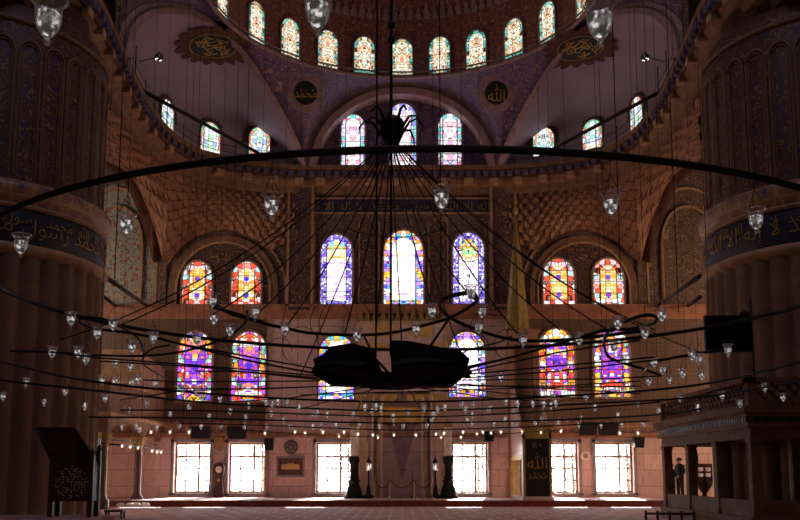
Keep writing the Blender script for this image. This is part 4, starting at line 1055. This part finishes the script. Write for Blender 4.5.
def person(x, y, z, rz, label):
    root = thing('person', label, 'person', (x, y, z), rz)
    # 0 pelvis,1 waist,2 chest,3 neck base,4 neck,5 head low,6 head,7 crown, arms, legs
    pts = [(0, 0, .93), (0, 0, 1.08), (0, .01, 1.3), (0, 0, 1.45), (0, -.01, 1.52), (0, -.02, 1.6), (0, -.02, 1.68), (0, -.01, 1.74),
           (-.19, 0, 1.42), (-.25, .02, 1.15), (-.2, -.16, .98), (-.15, -.22, .97), (.19, 0, 1.42), (.25, .02, 1.15), (.2, -.16, .98), (.15, -.22, .97),
           (-.1, 0, .86), (-.11, -.01, .48), (-.11, .02, .1), (-.12, -.14, .04), (.1, 0, .86), (.12, -.01, .48), (.12, .02, .1), (.13, -.14, .04)]
    ed = [(0, 1), (1, 2), (2, 3), (3, 4), (4, 5), (5, 6), (6, 7), (3, 8), (8, 9), (9, 10), (10, 11), (3, 12), (12, 13), (13, 14), (14, 15), (0, 16), (16, 17), (17, 18), (18, 19), (0, 20), (20, 21), (21, 22), (22, 23)]
    rd = [(.17, .12), (.16, .115), (.19, .125), (.11, .09), .055, .075, .095, .06, .075, .055, .042, .03, .075, .055, .042, .03, .095, .07, .05, .045, .095, .07, .05, .045]
    bd = skin_chain(ed, pts, rd, 'body', 'cloth_black', root)
    # head and hands take the skin material
    me = bd.data; me.materials.append(M['skin'])
    for p in me.polygons:
        c_ = p.center
        if c_.z > 1.53 or (c_.y < -.19 and .9 < c_.z < 1.05): p.material_index = 1
    b = MB(); b.lathe([(.0, .0), (.09, -.02), (.108, -.08), (.105, -.13)], 14, (0, .005, 1.79)); b.build('hair', 'wood_dark', root)
    b = MB(); b.prism([(-.012, 1.62), (.012, 1.62), (.006, 1.68), (-.006, 1.68)], -.145, -.11); b.build('nose', 'skin', root)
    b = MB()
    for sx in (-1, 1):
        for f in range(5):
            b.tube([(sx*.15+(f-2)*.014, -.23, .965), (sx*.14+(f-2)*.014, -.27-.008*(2-abs(f-2)), .955), (sx*.135+(f-2)*.012, -.285, .93)], .008, 5)
    b.build('fingers', 'skin', root)
    return root
c = P(680, 480, 41.2); person(c.x, 41.2, PLAT, radians(-70), 'person in dark clothes standing with bent arms, seen through the lodge').scale = (1.2, 1.2, 1.06)
c = P(672, 480, 42.6); person(c.x, 42.6, PLAT, radians(120), 'person in dark clothes half hidden by the lodge corner post').scale = (.95, .95, .92)
# ------------------------------------------------------------------ the great chandelier
XC, YCc = -.25, 16.3
root = thing('ring_chandelier', 'huge black iron ring chandelier with radiating rods filling the hall', 'chandelier', (0, 0, 0))
ROOTCH = root
def circ(cx, cy, r, z, n=96, ph=0): return [(cx+r*cos(2*pi*i/n+ph), cy+r*sin(2*pi*i/n+ph), z) for i in range(n)]
def hoop(cx, cy, r, z, t, rz=None):
    b = MB(); b.tube(circ(cx, cy, r, z), t, 6, True, rz=rz); return b.build('hoop', 'iron', root)
hoop(.38, 15.9, 7.37, 4.66, .022, .042)
hoop(-.1, 16.3, 1.0, 6.1, .008)
hubc = (-.18, YCc)
def arc(pts, z, r):
    b = MB(); b.tube(catmull([H(x, y, z) for x, y in pts], 6), r, 6); b.build('hoop_arc', 'iron', root)
arc([(-40, 347), (0, 361), (97, 382), (240, 396), (400, 402), (560, 396), (690, 386), (800, 362), (840, 350)], 3.3, .026)
arc([(-40, 371), (0, 380), (100, 391), (200, 402), (300, 408), (400, 411), (500, 408), (600, 403), (700, 397), (800, 381), (840, 373)], 3.2, .024)
arc([(88, 417), (190, 418), (300, 421), (400, 423), (520, 421), (640, 416), (700, 409)], 2.95, .024)
arc([(180, 423), (280, 426), (400, 430), (520, 427), (650, 421)], 2.8, .018)
arc([(120, 410), (220, 411), (330, 415), (400, 417), (480, 415), (560, 410), (660, 402)], 3.05, .02)
arc([(230, 429), (320, 435), (400, 437), (480, 435), (560, 430)], 2.7, .012)
b = MB()
rods = [[(316, 369), (180, 344), (160, 338)], [(320, 376), (180, 364), (100, 358), (50, 352)], [(320, 381), (180, 382), (143, 380)], [(367, 385), (180, 391), (120, 400)], [(350, 383), (200, 367), (100, 361)],
        [(370, 387), (290, 398), (230, 402)], [(330, 379), (250, 372), (195, 371)], [(380, 388), (300, 409)], [(372, 388), (362, 400), (350, 425)], [(408, 388), (420, 408)],
        [(467, 369), (600, 332), (612, 330)], [(460, 375), (600, 362), (655, 357)], [(462, 380), (600, 379), (662, 376)], [(455, 384), (600, 391), (640, 394)], [(430, 386), (560, 386), (640, 381)],
        [(420, 388), (500, 399), (550, 401)], [(440, 386), (520, 395), (590, 399)], [(465, 372), (560, 352), (640, 340)], [(465, 378), (560, 371), (690, 356)], [(403, 388), (403, 396), (390, 404)],
        [(300, 395), (400, 392), (520, 388), (640, 386)], [(150, 388), (260, 389), (330, 386)]]
for k, rd_ in enumerate(rods): b.tube([H(x, y, 3.22+.012*(k % 5)) for x, y in rd_], .014, 5)
b.build('spoke', 'iron', root)
# cables fanning down from the crown
crown = P(391, 143, YCc)
b = MB()
fan = [(105, 331), (60, 340), (212, 315), (250, 320), (285, 328), (345, 333), (375, 345), (402, 350), (437, 318), (475, 300), (523, 341), (560, 330), (612, 332), (655, 330), (700, 352), (300, 376), (466, 368)]
for k, (x, y) in enumerate(fan):
    e = H(x, y, 3.75) if y < 360 else H(x, y, 3.4)
    s_ = crown+Vector(((e.x-crown.x)*.02, (e.y-YCc)*.03, 0)); sag = .085*(Vector((e.x, e.y))-Vector((s_.x, s_.y))).length
    b.tube([s_.lerp(e, i/10)+Vector((0, 0, -sag*(1-(2*i/10-1)**2))) for i in range(11)], .0125, 5)
b.build('stay_cable', 'iron', root)
# suspension wires and rods
def vwire(px, D, z0, z1, r, name='suspension_wire'):
    x = P(px, 200, D).x; bb = MB(); bb.tube([(x, D, z0), (x, D, z1)], r, 5); bb.build(name, 'iron', root)
vwire(391, YCc, 7.4, 24, .03, 'main_rod'); vwire(376.5, YCc, 3.3, 24, .018, 'main_rod')
vwire(391, YCc, 3.6, 7.4, .02, 'main_rod')
bb = MB(); x_ = P(391, 200, YCc).x
for zz_ in (9.6, 9.9): bb.lathe([(0, zz_), (.07, zz_+.06), (.07, zz_+.14), (0, zz_+.2)], 8, (x_, YCc, 0))
bb.build('coupling', 'iron', root)
wires = [(118, 12, 4), (128, 20, 3.3), (107, 23, 3), (183, 22, 3.3), (190, 24, 3), (196, 24, 3), (207, 24, 3), (246, 20, 3.3), (235, 26, 3), (262, 26, 3), (285, 26, 3), (300, 26, 3), (440.5, 12, 4), (433, 24, 3), (540, 26, 3), (550, 24, 3), (566, 24, 3),
         (598, 20, 3.3), (603, 20, 3.3), (618, 13, 4.3), (641, 20, 3.3), (651, 20, 3.3), (660, 22, 3), (674, 14, 4), (679, 24, 3), (691, 24, 3), (704, 16, 4), (320, 24, 3), (345, 26, 3), (462, 26, 3), (480, 26, 3), (515, 24, 3), (635, 26, 3), (150, 26, 3), (164, 26, 3), (222, 28, 3)]
for px, D, z0 in wires: vwire(px, D, z0, 26, .0055 if D > 14 else .0075)
# black faceted hub shield: two halves with a gap
K = 16; z0 = EYE+ray(392, 385)[1]*YCc; zt_ = z0+.78
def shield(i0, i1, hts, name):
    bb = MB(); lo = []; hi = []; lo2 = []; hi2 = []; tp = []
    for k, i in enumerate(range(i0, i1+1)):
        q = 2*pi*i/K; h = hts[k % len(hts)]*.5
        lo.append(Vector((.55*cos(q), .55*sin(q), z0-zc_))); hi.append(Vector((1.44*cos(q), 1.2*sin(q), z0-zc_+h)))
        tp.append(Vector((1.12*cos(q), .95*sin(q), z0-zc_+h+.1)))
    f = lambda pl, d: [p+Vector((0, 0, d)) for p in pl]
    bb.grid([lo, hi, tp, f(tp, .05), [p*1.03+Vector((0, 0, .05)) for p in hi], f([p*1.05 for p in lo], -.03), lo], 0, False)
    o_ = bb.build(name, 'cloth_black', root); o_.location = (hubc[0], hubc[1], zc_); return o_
zc_ = z0
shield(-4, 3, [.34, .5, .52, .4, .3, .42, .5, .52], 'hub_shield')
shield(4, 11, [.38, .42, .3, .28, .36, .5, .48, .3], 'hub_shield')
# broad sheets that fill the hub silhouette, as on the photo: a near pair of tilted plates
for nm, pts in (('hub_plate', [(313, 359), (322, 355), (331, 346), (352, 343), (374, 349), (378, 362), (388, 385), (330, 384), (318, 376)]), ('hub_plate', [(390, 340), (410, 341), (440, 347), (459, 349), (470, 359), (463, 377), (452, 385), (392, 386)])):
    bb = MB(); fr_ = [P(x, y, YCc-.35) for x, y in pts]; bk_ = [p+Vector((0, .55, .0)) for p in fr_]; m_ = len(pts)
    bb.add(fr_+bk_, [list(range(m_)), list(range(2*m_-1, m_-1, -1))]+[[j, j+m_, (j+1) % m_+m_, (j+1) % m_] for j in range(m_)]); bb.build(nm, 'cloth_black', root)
bb = MB(); bb.tube([(hubc[0]+.45*cos(q*pi/12), hubc[1]-.1+.45*sin(q*pi/12), z0-.03) for q in range(24)], .03, 6, True)
bb.tube([P(364, 336, 15.5), P(374, 357, 15.4), P(384, 368, 15.4), P(392, 377, 15.4)], .022, 6); bb.tube([P(448, 320, 15.4), P(424, 355, 15.4), P(404, 376, 15.4)], .022, 6)
bb.tube([P(405, 376, 15.3), P(440, 366, 15.3), P(468, 350, 15.3), P(500, 342, 15.3), P(512, 336, 15.3)], .014, 5)
bb.build('hub_frame', 'iron', root)
# crown: perforated globe with curved prongs
cc = P(392, 131, YCc)
bb = MB(); bb.lathe([(0, -.25), (.14, -.25), (.2, -.1), (.235, .08), (.22, .2), (.14, .27), (0, .3)], 14, cc)
bb.build('crown_globe', 'iron', root)
for i in range(10):
    q = 2*pi*i/10+.2; bb = MB(); d = Vector((cos(q), sin(q), 0))
    bb.tube([cc+d*.2+Vector((0, 0, -.1)), cc+d*.36+Vector((0, 0, .12)), cc+d*.52+Vector((0, 0, .16)), cc+d*.62+Vector((0, 0, .02)), cc+d*.63+Vector((0, 0, -.12))] if i % 2 else
            [cc+d*.2+Vector((0, 0, .1)), cc+d*.33+Vector((0, 0, .32)), cc+d*.46+Vector((0, 0, .34)), cc+d*.55+Vector((0, 0, .22))], [.03, .026, .022, .018, .01][:5 if i % 2 else 4], 6)
    bb.build('crown_prong', 'iron', root)
# scroll arms: traced shapes lying level at arm height
def scroll(px_pts, z, r, k=5):
    bb = MB(); bb.tube(catmull([H(x, y, z) for x, y in px_pts], k), r, 6, rz=r*1.1); bb.build('scroll_arm', 'iron', root)
scroll([(143, 363), (143.5, 350), (138, 338), (125, 329), (110, 321), (92, 317.5), (80, 319), (84, 325), (105, 330), (130, 333), (160, 339), (205, 350), (260, 363), (330, 376)], 3.78, .022)
scroll([(477, 301), (474, 293.5), (462, 293.5), (446, 298), (440, 304), (444, 313), (456, 321), (475, 329), (500, 337), (530, 341), (575, 339), (640, 331)], 3.95, .03)
scroll([(477, 301), (466, 309), (449, 318), (425, 325), (390, 333), (350, 335), (310, 333), (285, 328), (262, 323), (240, 315), (210, 306)], 3.95, .026)
scroll([(625, 322), (637, 317), (650, 315), (657, 319), (650, 325), (630, 329), (615, 329), (600, 331), (560, 343), (500, 360), (440, 372)], 3.85, .026)
scroll([(622, 322), (609, 330), (604, 343), (608, 356), (620, 362), (640, 368), (660, 375)], 3.8, .03)
scroll([(643, 380), (644, 372), (654, 363), (672, 358), (700, 353), (728, 350)], 3.7, .024)
scroll([(212, 300), (222, 309), (232, 314), (247, 318), (262, 322)], 3.95, .03)
scroll([(247, 311), (247, 320), (236, 331), (215, 342), (180, 352), (140, 356), (95, 355), (50, 352), (10, 351)], 3.7, .02)
scroll([(170, 345), (150, 350), (143, 363), (160, 375), (190, 392), (205, 400)], 3.55, .016)
for cx_, cy_, r_ in ((300, 345, 18), (278, 352, 14), (490, 330, 20), (510, 345, 16), (560, 345, 18), (215, 360, 18), (495, 300, 16), (330, 320, 20), (345, 322, 26), (470, 350, 20)):
    bb = MB(); D = 14.5; c_ = P(cx_, cy_, D); rr = r_/F*D
    bb.tube([c_+Vector((rr*cos(q*pi/12), .2*sin(q*pi/12), rr*1.15*sin(q*pi/12))) for q in range(20)], .006, 4); bb.build('wire_curl', 'iron', root)

# ------------------------------------------------------------------ oil lamps
lp = MB(); lp.lathe([(.078, 0), (.066, -.018), (.058, -.03), (.056, -.08), (.047, -.125), (.026, -.16), (.012, -.172), (.017, -.188), (.012, -.203), (0, -.208)], 14)
lp.lathe([(.0, -.205), (.01, -.19)], 6)
g0 = lp.build('glass_cup', 'lamp_glass')
rm = MB(); rm.tube(circ(0, 0, .078, 0, 16), .006, 5, True); rim_o = rm.build('glass_rim', 'lamp_glass')
hg = MB()
for q in range(3): hg.tube([(.076*cos(q*2.1+.3), .076*sin(q*2.1+.3), 0), (0, 0, .16)], .0028, 4)
hg.tube([(0, 0, .16), (0, 0, .3)], .0028, 4); hang_o = hg.build('hanger', 'iron')
bn = MB(); bn.lathe([(.0, -.165), (.026, -.15), (.042, -.115), (.048, -.085), (.05, -.06), (0, -.058)], 10); inner_o = bn.build('inner_burner', 'glint_specks')
lm = MB(); lm.lathe([(0, -.15), (.025, -.13), (.03, -.10), (.02, -.07), (0, -.06)], 8); bulb_o = lm.build('bulb', 'lit_bulb')
sm_ = MB(); sm_.lathe([(.078, 0), (.058, -.03), (.054, -.09), (.026, -.16), (.012, -.175), (0, -.205)], 8); sm_.tube([(0, 0, 0), (0, 0, .22)], .003, 3)
small_g = sm_.build('glass_cup', 'lamp_glass')
d_ = MB(); d_.lathe([(0, -.17), (.03, -.15), (.04, -.08), (.01, -.06), (.04, -.02), (0, -.01)], 7, sm=False); dim_o = d_.build('inner_burner', 'glint_specks')
protos = [g0, rim_o, hang_o, inner_o, bulb_o, small_g, dim_o]
ys = [(0, 3.7), (14, 4.2), (24, 4.1), (200, 7.3), (225, 8.0), (246, 8.4), (320, 12.9), (350, 14.6), (380, 18.5), (395, 21), (410, 24.5), (425, 30), (440, 35), (455, 38)]
def depth(y):
    for i in range(len(ys)-1):
        if ys[i][0] <= y <= ys[i+1][0]: t_ = (y-ys[i][0])/(ys[i+1][0]-ys[i][0]); return ys[i][1]+t_*(ys[i+1][1]-ys[i][1])
    return ys[-1][1]
big = [(48, 22, 'big clear glass oil lamp at the top left corner'), (318, 14, 'big clear glass oil lamp at the top, left of the centre rod'), (600, 24, 'big clear glass oil lamp at the top right'),
       (271.5, 207, 'glass oil lamp hanging in front of the left muqarnas corner'), (441.5, 200, 'glass oil lamp hanging above the right centre window'), (611, 206, 'glass oil lamp hanging in front of the right muqarnas'),
       (756, 221, 'glass oil lamp before the script band of the right pillar'), (21, 246, 'glass oil lamp before the script band of the left pillar'), (126.5, 226, 'glass oil lamp before the blue tiled arch at left')]
mid = [(71, 320, 'left tip of the left scroll arm'), (97, 334, 'underside of the left scroll arm loop'), (113, 325, 'right end of the left scroll arm loop'), (132, 348, 'bend of the left scroll arm'), (153, 339, 'tail of the left scroll arm, beside the loge'),
       (212, 302, 'upper one of two beside the left red windows'), (214, 319, 'lower one of two beside the left red windows'), (230, 331, 'scroll arm above the first violet window gap'), (255, 313, 'crossing of the arms under the left yellow window'), (285, 330, 'arm right of the left violet windows'),
       (357, 336, 'arm just above the black hub shield'), (330, 373, 'wire in front of the left part of the black hub'), (423, 373, 'wire in front of the right part of the black hub'), (432, 312, 'left tip of the centre right scroll arm'), (416, 330, 'arm under the middle blue window'),
       (471, 294, 'top of the centre right scroll loop'), (482, 312, 'right side of the centre right scroll loop'), (479, 328, 'lowest point of the centre right scroll loop'), (523, 341, 'arm in front of the pulpit tower'), (579, 340, 'arm between the two right violet windows'),
       (618, 324, 'left end of the right scroll loop'), (662, 316, 'right tip of the right scroll loop'), (645, 334, 'underside of the right scroll loop'), (614, 347, 'bend of the right scroll arm'), (728, 351, 'arm end in front of the black screen'),
       (692, 356, 'left one of the pair left of the black screen'), (699, 360, 'right one of the pair left of the black screen'), (501, 378, 'rods right of the black hub')]
small = [(52, 353), (78, 353), (86, 360), (115, 363), (131, 367), (26, 383), (102, 381), (115, 382), (132, 383), (138, 380), (155, 384), (65, 392), (3, 397), (44, 403), (105, 399), (147, 404), (85, 407), (129, 411),
    (197, 340), (256, 376), (240, 386), (183, 390), (196, 391), (201, 397), (220, 399), (249, 406), (266, 402), (272, 405), (278, 402), (287, 403), (299, 408), (189, 408),
    (544, 388), (506, 402), (518, 404), (533, 404), (544, 404), (553, 396), (556, 404), (424, 409), (462, 405), (473, 405), (586, 397), (623, 361), (649, 382), (654, 363), (663, 370), (670, 380), (683, 374), (702, 376), (607, 395), (617, 392), (624, 391), (632, 391), (638, 404), (680, 399), (722, 396), (765, 388), (783, 398), (740, 404), (698, 408),
    (170, 415), (122, 428), (136, 427), (139, 430), (157, 428), (151, 432), (170, 432), (179, 427), (189, 432), (122, 446), (130, 447), (138, 448), (152, 451), (157, 452), (161, 452),
    (230, 412), (209, 417), (246, 418), (271, 414), (284, 421), (311, 415), (317, 413), (321, 425), (327, 415), (201, 427), (221, 427), (244, 427), (267, 427), (265, 433), (290, 427), (295, 432), (305, 433), (313, 427), (323, 432), (336, 426), (344, 432), (339, 436), (353, 415), (359, 425), (358, 434), (372, 412), (376, 407), (365, 408),
    (378, 437), (381, 409), (393, 417), (394, 423), (408, 413), (434, 415), (432, 421), (438, 410), (445, 408), (465, 410), (473, 415), (489, 410), (513, 413), (505, 420), (467, 421), (472, 424), (494, 424), (513, 424), (535, 424), (542, 419), (558, 424), (373, 435), (380, 427), (394, 435), (403, 427), (416, 435), (427, 426), (436, 434), (441, 437), (444, 433), (461, 437), (463, 432), (477, 434), (483, 432), (491, 433), (501, 432), (522, 432), (541, 432), (561, 431), (551, 406),
    (595, 408), (581, 419), (618, 416), (579, 426), (601, 426), (620, 433), (622, 425), (638, 433), (644, 426), (659, 412)]
def inst(src, parent):
    o_ = src.copy(); COL.objects.link(o_); o_.parent = parent; return o_
def put_lamp(px, py, label, group, full_, lit=False, sc=1.0):
    D = depth(py)
    if px > 700: D = min(D, 21.3)
    p = P(px, py, D); s = 1.12*sc
    t_ = thing('oil_lamp', label, 'oil lamp', (p.x, p.y, p.z+.1*s), random.uniform(0, 6), group); t_.scale = (s, s, s)
    for src in ([g0, rim_o, hang_o, inner_o] if full_ else [small_g, bulb_o if lit else dim_o]): inst(src, t_)
for x, y, l in big: put_lamp(x, y, l, 'large hanging oil lamps', True)
for x, y, l in mid: put_lamp(x, y, 'glass oil lamp on the '+l, 'oil lamps on the scroll arms', True)
def zone(x): return 'left' if x < 168 else ('left centre' if x < 320 else ('middle' if x < 480 else ('right centre' if x < 640 else 'right')))
for x, y in small:
    z_ = zone(x); row = 'upper' if y < 400 else ('second' if y < 422 else 'lowest')
    backs = {'left': 'before the left pillar and loge', 'left centre': 'before the left windows', 'middle': 'before the prayer niche', 'right centre': 'before the pulpit and right windows', 'right': 'before the lodge and right pillar'}[z_]
    put_lamp(x, y, 'tiny glass oil lamp of the %s rows hanging %s' % (row, backs), '%s row oil lamps, %s' % (row, z_), y < 400, lit=(y > 430))
for o_ in protos: bpy.data.objects.remove(o_)

# ------------------------------------------------------------------ light
w = bpy.data.worlds.new('sky'); S.world = w; w.use_nodes = True; nt = w.node_tree
bg = nt.nodes['Background']; bg.inputs[0].default_value = (.93, .96, 1, 1); bg.inputs[1].default_value = 24.0
su = bpy.data.lights.new('sun', 'SUN'); su.energy = 55; su.angle = radians(.6); su.color = (1, .93, .85)
so = bpy.data.objects.new('sun', su); COL.objects.link(so)
d = Vector((-.12, -1, -.42)).normalized(); so.rotation_euler = d.to_track_quat('-Z', 'Y').to_euler(); so.location = (0, 70, 40)
def area(name, loc, tgt, sx, sy, e, col):
    l = bpy.data.lights.new(name, 'AREA'); l.shape = 'RECTANGLE'; l.size = sx; l.size_y = sy; l.energy = e; l.color = col
    o = bpy.data.objects.new(name, l); COL.objects.link(o); o.location = loc; o.rotation_euler = (Vector(tgt)-Vector(loc)).to_track_quat('-Z', 'Y').to_euler()
# added fill lamps in place of unseen windows: dome, side aisles, rear
area('dome_fill', (0, 14, 35), (0, 38, 17), 16, 12, 1250, (.82, .72, 1))
area('left_aisle_fill', (-24, 35, 7), (-2, 45, 5), 6, 9, 1250, (1, .72, .55))
area('right_aisle_fill', (24, 35, 7), (2, 45, 5), 6, 9, 1350, (1, .66, .42))
area('rear_fill', (0, -10, 12), (0, 45, 10), 14, 8, 220, (1, .7, .48))
vs = S.view_settings; vs.view_transform = 'Standard'; vs.look = 'None'; vs.gamma = 1; vs.use_curve_mapping = False; vs.exposure = 0
